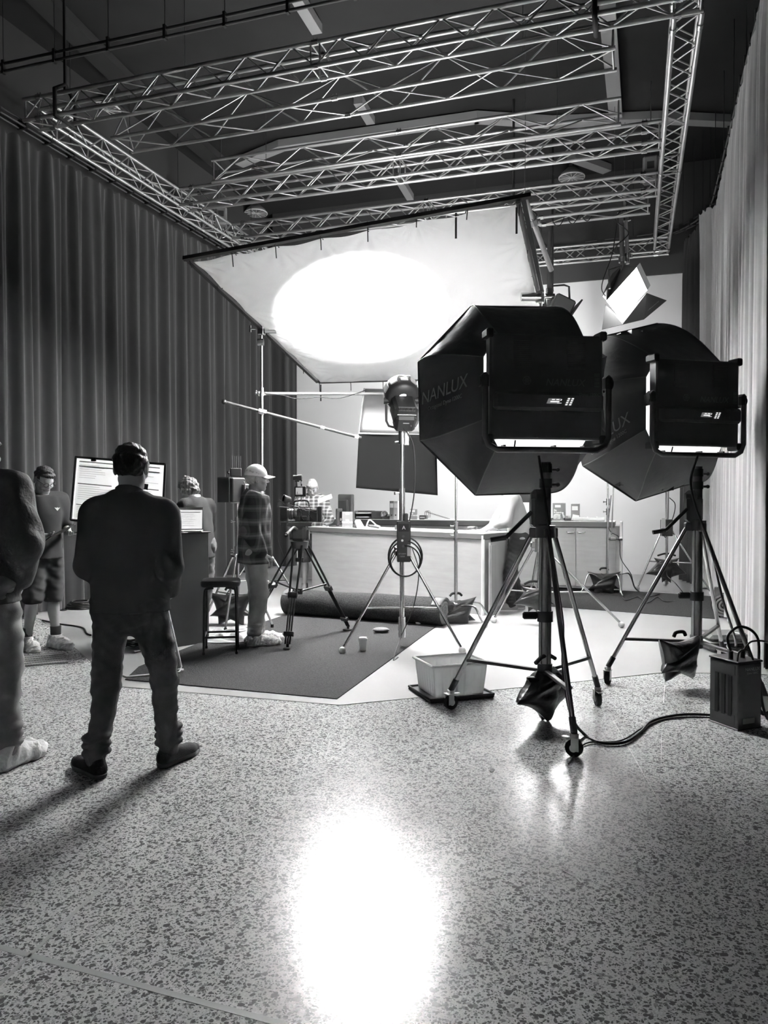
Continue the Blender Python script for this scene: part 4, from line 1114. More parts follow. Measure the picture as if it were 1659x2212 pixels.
def windup_stand(c, feet, label, top_z, hub=1.27, crank=1, zb=.33, rise=1.0):
    c = Vector((c.x, c.y, 0)); t = thing('windup_stand', c, YAW, label, 'light stand')
    Z = lambda z: c + Vector((0, 0, z))
    lo = mat('satin steel tube', .30, .36, .8)
    MB().cyl(Z(zb), Z(hub), .037, n=24).build('column', lo, t, True)
    mb = MB()
    for k in range(6):
        a = k * pi / 3; mb.cyl(Z(zb) + Vector((cos(a) * .037, sin(a) * .037, 0)), Z(hub - .04) + Vector((cos(a) * .037, sin(a) * .037, 0)), .004, n=6)
    mb.build_each('column_rib', BLKMETAL, t, True)
    MB().cyl(Z(hub), Z(top_z - .25), .027, n=20).build('riser', CHROME, t, True)
    MB().cyl(Z(top_z - .27), Z(top_z), .036, n=20).build('top_receiver', BLKMETAL, t, True)
    mb = MB(); mb.cyl(Z(hub - .05), Z(hub + .03), .066, n=20)
    for f in feet:
        d = Vector(f) - c; d.z = 0; d.normalize(); mb.box(Z(hub - .02) + d * .07, (.05, .07, .07), basis(d), .008)
    mb.build('leg_hub', BLKMETAL, t, True)
    mb = MB(); mb.box(Z(hub + .12) - cR * .035, (.13, .10, .20), rotm('Z', YAW), .02); mb.box(Z(hub + .21) - cR * .05, (.10, .10, .12), rotm('Z', YAW), .03)
    mb.build('gearbox', BLKMETAL, t, True)
    if crank:
        a = Z(hub + .12) - cR * .10 - cF * .04; b = a - cR * .17 + Vector((0, 0, -.17)); mb = MB(); mb.cyl(a, b, .014, n=10); mb.cyl(b, b - cR * .10 + Vector((0, 0, -.015)), .017, n=12)
        mb.build('crank', BLACK, t, True)
    mb = MB(); mb.cyl(Z(.66), Z(.73), .052, n=20); mb.box(Z(.70) - cR * .10, (.10, .03, .05), rotm('Z', YAW), .01); mb.build('lock_clamp', BLACK, t, True)
    for z in (hub + .30, hub + .40):
        mb = MB(); mb.cyl(Z(z - .02), Z(z + .04), .042, n=18); mb.cyl(Z(z), Z(z) + cR * .075, .010); mb.ball(Z(z) + cR * .08, .016, 10); mb.build('locking_collar', BLACK, t, True)
    for f in feet:
        f = Vector(f); d = f - c; d.z = 0; d.normalize(); a = Z(hub - .02) + d * .085; b = f + Vector((0, 0, .135))
        lg = MB().cyl(a, b, .0165, n=14).build('leg', CHROME, t, True)
        MB().cyl(b + (a - b).normalized() * .09, b, .021, n=12).build('leg_socket', BLACK, lg, True)
        caster(t, f, lg, d)
        k = a + (b - a) * .80; MB().box((k + Z(zb)) / 2, (.032, (k - Z(zb)).length, .022), basis(k - Z(zb)), .003).build('brace', BLKMETAL, t, True)
    MB().cyl(Z(zb - .05), Z(zb + .05), .05, n=18).build('brace_collar', BLKMETAL, t, True)
    return t
F2 = [G(974, 1532), G(1240, 1634), G(1291, 1524)]
C2 = P(1178, 1200, 5.12); C2.z = 0
windup_stand(C2, F2, 'tall wheeled wind up stand in front, under the left black octagon softbox', 1.72)
softbox_lamp(C2, 5.12, P(1176, 838, 5.12), radians(9), radians(1.5), .76, .70,
    ('black square panel lamp seen from behind, the left of the two', 'left black octagonal softbox facing away, beside the glowing silk'), text_faces=(3,))
F3 = [G(1313, 1477), G(1652, 1545), G(1560, 1432)]
C3 = P(1506, 1200, 6.15); C3.z = 0
windup_stand(C3, F3, 'tall wheeled wind up stand at right beside the power supply box', 1.73)
softbox_lamp(C3, 6.15, P(1500, 872, 6.2), radians(16), radians(15), .79, .64,
    ('black square panel lamp seen from behind, in front of the right drape', 'right black octagonal softbox facing away, half hidden by the left one'), text_faces=(3,), tu=.78)

def unseen_panel_lamp(c, aim, label, power, size=.5, up=0):  # lit panels out of view, some added only to brighten the set wall
    d = (Vector(aim) - c).normalized(); M = basis(d); t = thing('unseen_panel', c, 0, label, 'studio lamp')
    MB().box(c - d * .05, (size, .08, size * .7), M, .01).build('panel_housing', BLACK, t, True)
    MB().box(c - d * .005, (size * .94, .01, size * .64), M).build('panel_glow', mat('unseen panel glow %d' % power, .9, .5, emit=power), t, True)
    MB().cyl(c - d * .10, c - d * .06 - Vector((0, 0, .3)), .02).build('mount_arm', BLACK, t, True)
    if up: MB().cyl(c - d * .07, Vector(((c - d * .07).x, (c - d * .07).y, up)), .02).build('drop_pole', BLACK, t, True)
unseen_panel_lamp(P(1438, 865, 12.1), (-3.5, 15.3, 2.6), 'added fill panel on the thin far stand, hidden behind the right softbox', 50, .8)  # added unseen source, brightens the right of the set wall
unseen_panel_lamp(P(1100, 800, 12.0), (-6.8, 15.0, 3.0), 'added fill panel hung near the far edge of the silk, hidden behind the left softbox', 130, .8, 7.6)  # added out of sight to lift the left part of the wall
unseen_panel_lamp(P(1190, 850, 13.0), (-2.2, 7, .3), 'lit panel hung low in front of the set wall, hidden behind the left softbox', 45, .9, 7.6)

# ------------------------------------------------------------------ sandbags
def sandbag(c, rz, label, sz=.34, spread=.10, tilt=.5, group=None, hang=True, one=False):
    t = thing('sandbag', c, rz, label, 'sandbag', group); rs = random.Random(hash(label) % 999)
    for q in ((-1, 1) if not one else (1,)):
        M = rotm('Z', 0) @ rotm('Y', q * tilt) @ rotm('X', .05 * q)
        c0 = Vector((q * spread, 0, -.03)); ph = rs.random() * 6
        mb = MB()
        for sd in (-1, 1):
            def fn(u, v):
                x, y = (u - .5) * 2, (v - .5) * 2
                pin = 1 - .16 * (1 - x * x) if abs(y) > abs(x) else 1; pin2 = 1 - .16 * (1 - y * y)
                X = x * pin2 if abs(x) > abs(y) * 0 else x; Y = y * (1 - .16 * (1 - x * x)); X = x * (1 - .16 * (1 - y * y))
                th = .075 * ((1 - x ** 4) * (1 - y ** 4)) ** .5 + .008 * sin(9 * x + 5 * y + ph) * (1 - x * x) * (1 - y * y)
                a = pi / 4; P2 = Vector((X * cos(a) - Y * sin(a), 0, X * sin(a) + Y * cos(a))) * sz * .5
                P2.y = sd * th * sz / .34
                if P2.z > 0: P2.z *= .42
                return c0 + M @ (P2 + Vector((0, 0, -sz * .35)))
            mb.grid(fn, 22, 22)
        mb.build('bag_pouch', LEATHER, t)
    MB().path(bez([(-spread * 1.1, 0, .0), (-.04, 0, .03), (.04, 0, .03), (spread * 1.1, 0, .0)], 6), .014, 8).build('bag_strap', mat('black webbing', .015, .8), t)
    return t
sandbag(C2 + Vector((0, 0, .40)) - cF * .02, YAW + .75, 'black vinyl sandbag on the braces of the front wind up stand', .38, .10, .28)
sandbag(P(1468, 1385, 6.0) + Vector((0, 0, .04)), YAW + .5, 'black vinyl sandbag on the brace of the right wind up stand', .36, .06, .55)

# power supply, case and cables at right
c = G(1590, 1566); ps = thing('power_supply', c, YAW - .05, 'tall black power supply box standing on the floor at the right edge', 'power supply')
MB().box((0, .02, .215), (.20, .24, .42), rotm('Z', .42), .006).build('case', BLKMETAL, ps)
Mr = rotm('Z', .42)
for z in (.0, .43): MB().box((0, .02, z + .003), (.21, .25, .012), Mr, .003).build('end_plate', BLACK, ps)
lf = lambda x, z: Vector((0, .02, 0)) + Mr @ Vector((-.1012, x, z))      # left face
rf_ = lambda x, z: Vector((0, .02, 0)) + Mr @ Vector((x, -.1212, z))       # right face
mb = MB()
for x in (-.055, 0, .055): mb.box(lf(x, .21), (.006, .03, .26), Mr)
mb.build_each('vent_slot', mat('vent mesh', .012, .6), ps)
for z in (.38, .06): MB().box(lf(0, z), (.004, .19, .06), Mr).build('side_plate', DGREY, ps)
writing('logo_lettering', 'NANLUX', mat('grey lettering', .3, .6), ps, MW[ps.name] @ face_matrix(rf_(.02, .385), Mr @ Vector((1, 0, 0)), (0, 0, 1)), .03)
writing('model_lettering', 'Dyno 1200C', mat('grey lettering', .3, .6), ps, MW[ps.name] @ face_matrix(rf_(.02, .36), Mr @ Vector((1, 0, 0)), (0, 0, 1)), .018)
MB().box(rf_(-.01, .055), (.10, .003, .035), Mr).build('spec_label', mat('pale sticker', .45, .7), ps)
for x in (-.05, .05): MB().cyl(Mr @ Vector((x, .0, .43)), Mr @ Vector((x, .0, .49)), .015).build('connector', BLACK, ps)
MB().path(bez([Mr @ Vector((-.08, -.08, .43)), Mr @ Vector((-.06, -.08, .50)), Mr @ Vector((.02, -.08, .50)), Mr @ Vector((.06, -.08, .43))], 5), .007).build('handle', BLACK, ps)
Cc = MW[ps.name]
tag(MB().path(bez([Cc @ (Mr @ Vector((-.05, 0, .48))), Cc @ Vector((-.05, .02, .58)), Cc @ Vector((.04, .03, .64)), Cc @ Vector((.15, .04, .56)), Cc @ Vector((.17, .06, .3)), Cc @ Vector((.24, .06, .012)), Cc @ Vector((.5, .1, .012))], 8), .009).build('lamp_cable', CABLE), 'thick black cable arching over the power supply box', 'cable')
tag(MB().path(bez([Cc @ (Mr @ Vector((.05, 0, .48))), Cc @ Vector((.10, .0, .55)), Cc @ Vector((.22, .0, .52)), Cc @ Vector((.27, .0, .3)), Cc @ Vector((.36, -.0, .012)), Cc @ Vector((.6, -.1, .012))], 8), .006).build('lamp_cable', CABLE), 'thinner black cable curving off the right side of the power supply box', 'cable')
tag(MB().path(bez([P(1164, 985, 5.1), P(1175, 1060, 5.02), P(1188, 1160, 5.0), P(1205, 1270, 4.98), P(1216, 1350, 4.95), P(1216, 1440, 4.9), P(1232, 1540, 4.7), G(1262, 1586, .012), G(1300, 1604, .012), G(1350, 1603, .012), G(1385, 1580, .012), G(1412, 1556, .012), G(1480, 1543, .012), G(1560, 1546, .012)], 8), .0095).build('floor_cable', CABLE), 'thick black cable from the front wind up stand across the concrete to the power supply', 'cable')
tag(MB().path(bez([G(1228, 1650, .008), G(1265, 1606, .008), G(1340, 1600, .008), G(1392, 1570, .008), G(1450, 1551, .008), G(1550, 1550, .008)], 8), .005).build('floor_cable', CABLE), 'thin black cable beside the thick one on the concrete', 'cable')
tag(MB().path(bez([P(1507, 985, 6.05), P(1492, 1040, 6.0), P(1505, 1100, 6.0), P(1535, 1180, 5.9), P(1560, 1290, 5.8), P(1590, 1390, 5.5), Cc @ Vector((-.02, .1, .5)), Cc @ (Mr @ Vector((-.05, 0, .48)))], 8), .009).build('lamp_cable', CABLE), 'black cable falling along the right wind up stand', 'cable')
hc_ = G(1575, 1408); hc = thing('equipment_case', hc_, YAW + .05, 'dark hard case lying on the floor behind the power supply', 'case')
HCM = mat('dark grey case shell', .10, .45)
MB().box((.0, .1, .05), (.42, .34, .10), None, .035).build('case_base', HCM, hc); MB().box((.0, .1, .135), (.43, .35, .07), None, .03).build('case_lid', HCM, hc)
MB().box((0, .1, .1), (.44, .36, .012), None, .004).build('case_seam', mat('pale case rim', .3, .5), hc)
MB().box((.10, .06, .172), (.04, .09, .003), rotm('Z', .5)).build('sticker', WHITE, hc)
for x in (-.12, .12): MB().box((x, -.08, .11), (.04, .012, .05), None, .004).build('latch', BLACK, hc)
MB().path([(-.06, -.08, .08), (-.06, -.11, .07), (.06, -.11, .07), (.06, -.08, .08)], .009).build('case_handle', BLACK, hc)

# ------------------------------------------------------------------ hanging lamp with barn doors
hp = P(1355, 634, 12.0); tgt = Vector((-2.6, 9.3, .3)); n = (tgt - hp).normalized()
hl = thing('hanging_lamp', hp + Vector((0, 0, .35)), 0, 'lit square lamp with flared skirt hanging from the rig at upper right', 'studio lamp')
q4 = [PL(x, y, hp, n) for x, y in ((1310, 650), (1375, 578), (1398, 627), (1341, 690))]
MB().poly(q4).build('lamp_face', mat('lit lamp face', .9, .5, emit=PANEL_GLOW), hl, True)
cc = sum(q4, Vector()) / 4; bk = [cc + (p - cc) * 1.0 - n * .12 for p in q4]; bk2 = [cc + (p - cc) * .55 - n * .34 for p in q4]
mb = MB(); mb.add([p - n * .004 for p in q4] + bk, [(0, 1, 5, 4), (1, 2, 6, 5), (2, 3, 7, 6), (3, 0, 4, 7)]); mb.build('lamp_rim', WHITE, hl, True)
mb = MB(); mb.add(bk + bk2, [(0, 1, 5, 4), (1, 2, 6, 5), (2, 3, 7, 6), (3, 0, 4, 7), (4, 5, 6, 7)]); mb.build('lamp_shell', FAB, hl, True)
SK = mat('grey skirt cloth', .07, .8)
n2 = (Vector((-.55, -1, .1))).normalized()
e1 = PL(1308, 658, hp, n); e2 = q4[3]; e3 = PL(1397, 633, hp, n)
f = [P(1300, 712, 11.75), P(1345, 701, 11.75), P(1391, 690, 11.8), P(1440, 649, 11.95)]
mb = MB(); mb.add([e1, e2, f[1], f[0]], [(0, 1, 2, 3)]); mb.build('skirt_flap', SK, hl, True, solid=.006)
mb = MB(); mb.add([e2, e3, f[3], f[2], f[1]], [(0, 1, 2, 3, 4)]); mb.build('skirt_flap', SK, hl, True, solid=.006)
g = [P(1301, 640, 12.1), P(1322, 592, 12.3), P(1345, 572, 12.3)]
mb = MB(); mb.add([q4[0], q4[1], g[2], g[1], g[0]], [(0, 1, 2, 3, 4)]); mb.build('skirt_flap', SK, hl, True, solid=.006)
rt = (f[3] - f[2]).normalized(); nn = (e3 - e2).cross(f[3] - e3).normalized(); 
if nn.dot(cF) > 0: nn = -nn
upv = nn.cross(rt)
if upv.z < 0: pass
tp = (e3 * .25 + f[3] * .35 + f[2] * .40) + nn * .012
writing('label_print', 'Aputure\nNOVA P600c', mat('grey lettering', .3, .6), hl, face_matrix(tp, rt, upv), .075)
MB().path([hp - cR * .28 + Vector((0, .1, .1)), hp - cR * .30 + Vector((0, .2, .42)), hp - cR * .1 + Vector((0, .25, .50)), P(1345, 596, 12.25)], .018).build('yoke', BLKMETAL, hl, True)
def pole(name, a, b, r, m, label, cat='pole', clamps=(), wire=False):
    t = thing(name, (a + b) / 2, 0, label, cat)
    MB().cyl(a, b, r, n=14).build('pole_tube', m, t, True)
    for k in clamps:
        p = a.lerp(b, k); mb = MB(); mb.cyl(p - (b - a).normalized() * .04, p + (b - a).normalized() * .04, r * 1.7, n=14); mb.box(p + cR * r * 2, (.05, .06, .05), basis(b - a), .008); mb.cyl(p, p - cF * .07 - cR * .03, .008)
        mb.build('clamp', CHROME, t, True)
    if wire: MB().cyl(a, (a.x, a.y, 7.6), .004, n=5).build('safety_wire', BLKMETAL, t, True)
    return t
pole('scaffold_pole', P(1349, 402, 12.3), P(1356, 570, 12.3), .03, ALU, 'silver hanging pole above the lit lamp', clamps=(.42, .9), wire=True)
pole('scaffold_pole', P(1341, 447, 12.25), P(1345, 590, 12.25), .035, mat('dull dark pole', .10, .5), 'dark hanging pole carrying the lit lamp, left of the silver one', clamps=(.05, .8))
pole('scaffold_pole', P(1134, 430, 9.8), P(1191, 584, 10.6), .035, ALU, 'silver pole slanting down beside the right edge of the silk', clamps=(.3,), wire=True)
pole('scaffold_pole', P(1119, 436, 7.6), P(1166, 648, 9.0), .026, DGREY, 'slim dark pole along the right edge of the silk frame', clamps=(.96,))
pole('scaffold_pole', P(1186, 500, 13.1), P(1186, 830, 13.1), .035, DGREY, 'short upright dark pole above the left softbox', clamps=(.8,), wire=True)
# cables tied along the truss and pole
rs = random.Random(5)
for lab, pts in (('black cable wound round the silver hanging pole', [P(1340 + 14 * sin(i * 1.3) + i * .6, 425 + i * 13, 12.2) for i in range(10)]),
                 ('black cable loops hanging from the third ladder truss', [P(1190 + i * 8, 470 + 22 * abs(sin(i * .8)) - i * 1.5, 12.0) for i in range(14)]),
                 ('black cable sagging between the truss corner and hanging pole', [P(1400, 390, 11.5), P(1385, 430, 11.8), P(1345, 452, 12.1), P(1260, 462, 12.1), P(1200, 458, 12.0)]),
                 ('black cable twisted round the slanting silver pole', [P(1150 + 7 * sin(i * 1.8) + i * 3, 455 + i * 9.5, 10.0 + i * .05) for i in range(9)]),
                 ('black power cable dropping to the back of the lit lamp', [P(1338, 450, 12.1), P(1330, 500, 12.1), P(1322, 550, 12.1), P(1304, 600, 12.1), P(1300, 625, 12.1), P(1308, 640, 12.1)])):
    tag(MB().path(bez(pts, 6), .008, 6).build('rig_cable', CABLE), lab, 'cable')
# dark unlit-side lamp peeking over the softbox
c = P(1215, 668, 9.6); dl = thing('hanging_lamp', c + Vector((0, 0, .2)), YAW, 'dark lamp with barn doors peeking over the left softbox', 'studio lamp')
MB().box((-.02, 0, -.18), (.26, .3, .22), rotm('Y', .45), .02).build('lamp_body', BLKMETAL, dl)
MB().box((.12, -.05, -.24), (.02, .34, .26), rotm('Y', .60), .004).build('barn_door', BLACK, dl)
MB().box((.02, .0, -.38), (.26, .3, .015), rotm('Y', .5), .004).build('barn_door', BLACK, dl)
MB().path([(-.12, 0, .02), (-.12, 0, .09), (.02, 0, .10), (.08, 0, .08), (.09, 0, -.10)], .013).build('yoke', BLACK, dl)
mb = MB(); mb.cyl((-.22, 0, -.04), (-.10, 0, -.04), .035); mb.cyl((-.30, 0, -.08), (-.22, 0, -.06), .05); mb.box((-.16, 0, .0), (.08, .06, .14), None, .01); mb.build('clamp', CHROME, dl)
# ------------------------------------------------------------------ stands holding the silk
def R3(px, d, rad, angs):
    c = P(px, 1070, d); c.z = 0
    return [c + cR * rad * cos(radians(a)) + Vector((cF.x, cF.y, 0)) * rad * sin(radians(a)) for a in angs], c
fs, c = R3(566, 10.4, .62, (-25, 95, 215))
sL = P(560, 712, 10.4)
t, _ = hub_stand('light_stand', fs, .80, sL.z, 'tall chrome stand holding the left edge of the silk, behind the person in the cap', sections=((0, .022), (.85, .028), (1.5, .022), (2.9, .017)), center=c, r=.022)
mb = MB(); mb.box(c + Vector((0, 0, sL.z - .02)), (.09, .08, .13), None, .01); mb.cyl(c + Vector((0, 0, sL.z)) + cR * .05, c + Vector((0, 0, sL.z)) + cR * .20, .06, n=18); mb.cyl(c + Vector((0, 0, sL.z)), c + Vector((0, 0, sL.z)) - cR * .15, .012); mb.box(c + Vector((0, 0, sL.z)) - cR * .15, (.02, .02, .09)); mb.cyl(c + cR * .03 + Vector((0, 0, sL.z - .18)), c - cR * .05 + Vector((0, 0, sL.z - .18)), .05, n=14)
mb.build('grip_head', CHROME, t, True)
F5 = [G(1067, 1346), G(1342, 1356), G(1142, 1307)]
c5 = P(1165, 1070, 8.9); c5.z = 0
t, _ = hub_stand('light_stand', F5, .88, 3.75, 'chrome stand with tennis ball feet directly behind the front wind up stand', sections=((0, .024), (.95, .032), (1.9, .024), (2.9, .018)), center=c5, r=.024)
mb = MB(); h5 = c5 + Vector((0, 0, 3.78)); mb.box(h5, (.10, .08, .14), None, .01); mb.cyl(h5, h5 - cR * .22, .05, n=16); mb.cyl(h5, h5 + cR * .13, .012); mb.build('grip_head', CHROME, t, True)
MB().box(c5 + cR * -.05 + Vector((0, 0, .93)), (.10, .05, .07), rotm('Z', YAW), .01).build('tilt_bracket', CHROME, t, True)
sandbag(c5 + Vector((0, 0, .47)) - cR * .06, YAW, 'black sandbag on the stand behind the front wind up stand', .32, .10, .5)
fs6, c6 = [G(1377, 1276), G(1437, 1266), G(1536, 1287)], P(1441, 1070, 12.1)
t, _ = hub_stand('light_stand', fs6, .98, 2.75, 'thin stand with wired control box at far right in front of the set wall', sections=((0, .022), (1.05, .028), (1.7, .018)), center=c6, r=.02, brace=.45)
MB().box(P(1440, 1140, 12.0), (.17, .10, .26), rotm('Z', YAW), .01).build('control_box', BLACK, t, True)
MB().box(P(1433, 1130, 11.93), (.06, .02, .16), rotm('Z', YAW)).build('box_face', LGREY, t, True)
sandbag(c6 + Vector((0, 0, .55 - c6.z)), YAW, 'grey black sandbag on the thin stand at far right', .42, .13, .45)
tag(MB().path(bez([P(1446, 1075, 12.0), P(1458, 1088, 12.0), P(1456, 1110, 12.0), P(1447, 1135, 11.95), P(1438, 1160, 11.95), P(1432, 1152, 11.95)], 6), .007).build('looped_cable', CABLE), 'short cable looping off the control box on the far stand', 'cable')
tag(MB().path(bez([P(1452, 1210, 12.0), P(1440, 1240, 11.9), G(1461, 1262, .3), G(1478, 1290, .02), G(1440, 1300, .02), G(1420, 1290, .02), G(1398, 1302, .02), G(1378, 1289, .02), G(1352, 1297, .02), G(1343, 1285, .02)], 6), .006).build('floor_cable', CABLE), 'thin cable wandering over the far carpet', 'cable')

# c stands with bent spring legs
def c_stand(px, d, top_z, angs, label, L=.42, r=.0125, ball=True, hs=(1.05,), bh=.22):
    c = P(px, 1070, d); c.z = 0; t = thing('c_stand', c, YAW, label, 'grip stand')
    MB().cyl((0, 0, .12), (0, 0, hs[0]), .0175, n=14).build('column', CHROME, t); MB().cyl((0, 0, hs[0]), (0, 0, top_z), r, n=12).build('riser', CHROME, t)
    for i, a in enumerate(angs):
        dx, dy = cos(radians(a)), sin(radians(a)); z0 = .16 + .045 * i
        lg = MB().path(bez([(0, 0, z0), (dx * L * .55, dy * L * .55, bh + .01), (dx * L * .72, dy * L * .72, bh - .02), (dx * L * .86, dy * L * .86, .10), (dx * L, dy * L, .03)], 5), .012, 8).build('leg', CHROME, t)
        if ball: MB().ball((dx * L, dy * L, .036), .036, 16).build('tennis_ball', BALL, lg)
    for z in hs:
        mb = MB(); mb.cyl((0, 0, z - .05), (0, 0, z + .05), .027, n=14); mb.cyl((0, 0, z), (-.06, 0, z + .0), .007); mb.box((-.065, 0, z), (.012, .03, .03), None, .004); mb.build('locking_collar', CHROME, t)
    return t, c
t, cc1 = c_stand(985, 9.0, 2.9, (195, -50, 20), 'c stand with bent legs and tennis balls between the middle stand and the front softbox', .46, hs=(1.14, 1.03))
MB().cyl((0, 0, 1.0), (0, 0, .35), .021, n=14).build('outer_column', CHROME, t)
sandbag(cc1 + Vector((0, 0, .32)), YAW + .3, 'black sandbag with a strap loop on the c stand right of the carpet roll', .42, .07, .5)
MB().path([(.14 + .05 * cos(a), 0, .12 + .06 * sin(a)) for a in np.linspace(0, 2 * pi, 14, endpoint=False)], .008, 6, True)
t, cc2 = c_stand(1313, 11.7, 2.0, (200, -80, 5), 'c stand with bent legs on the far carpet in front of the cabinets', .50, ball=False, hs=(1.25, 1.40), bh=.30)
mb = MB(); mb.box((.08, 0, .84), (.10, .05, .05), None, .01); mb.cyl((0, 0, .84), (.20, 0, .84), .012); mb.cyl((.17, 0, .84), (.22, 0, .84), .03); mb.build('grip_head', CHROME, t)
MB().cyl((.06, 0, .9), (.09, 0, 1.75), .010).build('arm', CHROME, t)
sandbag(cc2 + Vector((0, 0, .36)) - cR * .05, YAW, 'black sandbag on the c stand in front of the cabinets', .40, .06, .5)
tag(MB().path(bez([cc2 + cR * .05 + Vector((0, 0, 1.5)), cc2 + cR * .02 + Vector((0, 0, 1.0)), cc2 + cR * .18 + Vector((0, 0, .85)), cc2 + cR * .20 + Vector((0, 0, .55)), cc2 + cR * .36 + Vector((0, 0, .3)), cc2 + cR * .42 + Vector((0, 0, .1)), G(1400, 1288, .02), G(1425, 1283, .02)], 6), .006).build('stand_cable', CABLE), 'thin black cable trailing from the far c stand onto the carpet', 'cable')

# boom poles and the hooded bounce box
bA, bB = P(484, 868, 10.0), P(780, 946, 10.6)
bt = pole('boom_pole', bA, bB, .021, mat('dark steel pole', .05, .5), 'telescopic pole sloping down from the left drape to the hooded box', 'pole', clamps=(.26,))
MB().cyl(bA.lerp(bB, .70), bB, .013, n=12).build('inner_pole', mat('dull steel pole', .22, .5, .5), bt, True); MB().ball(bA, .035, 12).build('end_knob', BLACK, bt, True)
for k in (.70, .96): MB().cyl(bA.lerp(bB, k - .01), bA.lerp(bB, k + .02), .024).build('joint', WHITE, bt, True)
pole('cross_pole', P(552, 850, 10.55), P(912, 851, 11.4), .022, mat('dull steel pole', .22, .5, .5), 'level pale pole from the left silk stand into the hooded box', 'pole', clamps=(.03,))
tag(MB().path(bez([P(572, 850, 10.5), P(610, 854, 10.55), P(640, 861, 10.6), P(690, 858, 10.7), P(735, 860, 10.8), P(790, 843, 11.1)], 6), .006).build('hanging_cable', CABLE), 'thin black cable sagging under the level pole', 'cable')
hb = thing('hooded_softbox', P(855, 935, 11.2), YAW, 'soft light with a curved silver hood and long black skirt behind the round spotlight', 'softbox')
SILV = mat('silver reflector cloth', .15, .5, .4, bump=.2, bscale=5)
def hood(u, v):
    x = 775 + 175 * u + (12 * (v)) * (1 - u) ; a = v * pi * .5
    return P(775 + 12 * sin(a) + u * (175 - 12 * sin(a)), 936 + 4 * u - 96 * sin(a), 11.3 - .45 * (1 - cos(a)) * 0 + .5 * (1 - cos(a)))
MB().grid(hood, 20, 16).build('silver_hood', SILV, hb, True, solid=.01)
MB().path([hood(u, 0) for u in np.linspace(0, 1, 8)], .014, 8).build('hood_edge', mat('hood piping', .3, .6), hb, True)
MB().path([hood(0, v) for v in np.linspace(0, 1, 12)], .014, 8).build('hood_edge', mat('hood piping', .3, .6), hb, True)
def skirt(u, v):
    return P(775 + 168 * u - 6 * v * (1 - u) + 3 * u * sin(v * pi * 1.3) * -1, 936 + 4 * u + v * (118 + 12 * u), 11.3 + .03 * sin(u * 6))
MB().grid(skirt, 24, 16).build('black_skirt', mat('black duvetyne', .014, .95, spec=.05), hb, True, solid=.01)
def skirt2(u, v):
    return P(777 + 160 * u - 5 * v * (1 - u), 936 + v * 112, 12.0)
MB().grid(skirt2, 6, 6).build('black_skirt', MATS['black duvetyne'], hb, True, solid=.01)
for u in (0, 1):
    mb = MB(); mb.add([skirt(u, 0), skirt(u, 1), skirt2(u, 1), skirt2(u, 0)], [(0, 1, 2, 3)]); mb.build('black_skirt', MATS['black duvetyne'], hb, True)

# ------------------------------------------------------------------ counters
TOP = mat('pale laminate top', .74, .3); TEDGE = mat('dark laminate edge', .10, .5)
cA, cB = G(672, 1284), G(1040, 1330); dv = (cB - cA); CL = dv.length; dv.normalize(); nv = Vector((-dv.y, dv.x, 0)); CH = 1.02
ang = atan2(dv.y, dv.x)
ct = thing('service_counter', cA, ang, 'long pale wood service counter with thick edged top, nearest the camera', 'counter')
CD = .62
MB().box((CL / 2, .03, (CH - .05) / 2), (CL, .022, CH - .05)).build('front_panel', WOODL, ct)
MB().box((CL / 2 - .02, CD / 2 + .02, CH - .034), (CL + .10, CD + .04, .068), None, .003).build('counter_edge', TEDGE, ct)
MB().box((CL / 2 - .02, CD / 2 + .02, CH + .003), (CL + .09, CD + .03, .006)).build('countertop', TOP, ct)
for x in (.02, CL - .02): MB().box((x, CD / 2, (CH - .07) / 2), (.03, CD - .06, CH - .07)).build('end_panel', mat('dark knotty timber', .22, .6, var=.25, vscale=3, stretch=(1, 1, .2)), ct)
MB().box((CL / 2, .05, .06), (CL, .02, .1)).build('plinth', WOODL, ct)
MB().box((CL + .02, -.0, .5), (.012, .05, 1.0), None).build('raw_edge_strip', PAPER, ct)
CM = MW[ct.name]; on = lambda x, y, z=0: CM @ Vector((x, y, CH + .006 + z))
# door blank leaning at the counter's right end
dl2 = thing('loose_panel', CM @ Vector((CL + .10, .10, 0)), ang, 'narrow upright timber panel standing against the right end of the counter', 'panel')
MB().box((0, .0, .44), (.03, .10, .88)).build('timber_board', MATS['dark knotty timber'], dl2); MB().box((-.035, -.02, .46), (.02, .012, .9)).build('pale_strip', LGREY, dl2)
bx0, bx1, by = -4.95, XP(1350, 1280, 0).x if False else -.12, 12.55
bcr = G(1345, 1282); bx1 = bcr.x; by = bcr.y
bc = thing('back_counter', (bx1, by, 0), 0, 'long pale wood cabinet run with dark edged top against the set wall', 'counter')
BL_, BH = bx1 + 5.6, 1.09
MB().box((-BL_ / 2, .32, (BH - .06) / 2 + .03), (BL_ - .05, .58, BH - .12)).build('cabinet_body', WOODL, bc)
MB().box((-BL_ / 2 - .06, .30, BH - .04), (BL_ - .12, .64, .08), None, .003).build('counter_edge', TEDGE, bc)
MB().box((-BL_ / 2 - .06, .30, BH + .003), (BL_ - .13, .63, .006)).build('countertop', TOP, bc)
MB().box((-.03, .30, BH / 2), (.035, .66, BH + .005)).build('end_gable', LGREY, bc)
for i in range(8):
    xx = -.10 - .60 * (i + .5)
    dr = MB().box((xx, .012, .54), (.592, .02, .90), None, .003).build('cabinet_door', WOODL, bc)
    hx = xx + (.22 if i % 2 else -.22)
    MB().path(bez([(hx - .065, 0, .935), (hx - .045, -.025, .925), (hx, -.034, .920), (hx + .045, -.025, .925), (hx + .065, 0, .935)], 5), [.007] * 5 + [.010] * 11 + [.007] * 5, 8).build('handle', CHROME, dr)
ob = lambda px, dy=.25: Vector((YP(px, 1128, by + dy).x, by + dy, BH + .006))
oc = lambda px, y: (lambda r: on((CM.inverted() @ r).x, y))(None)
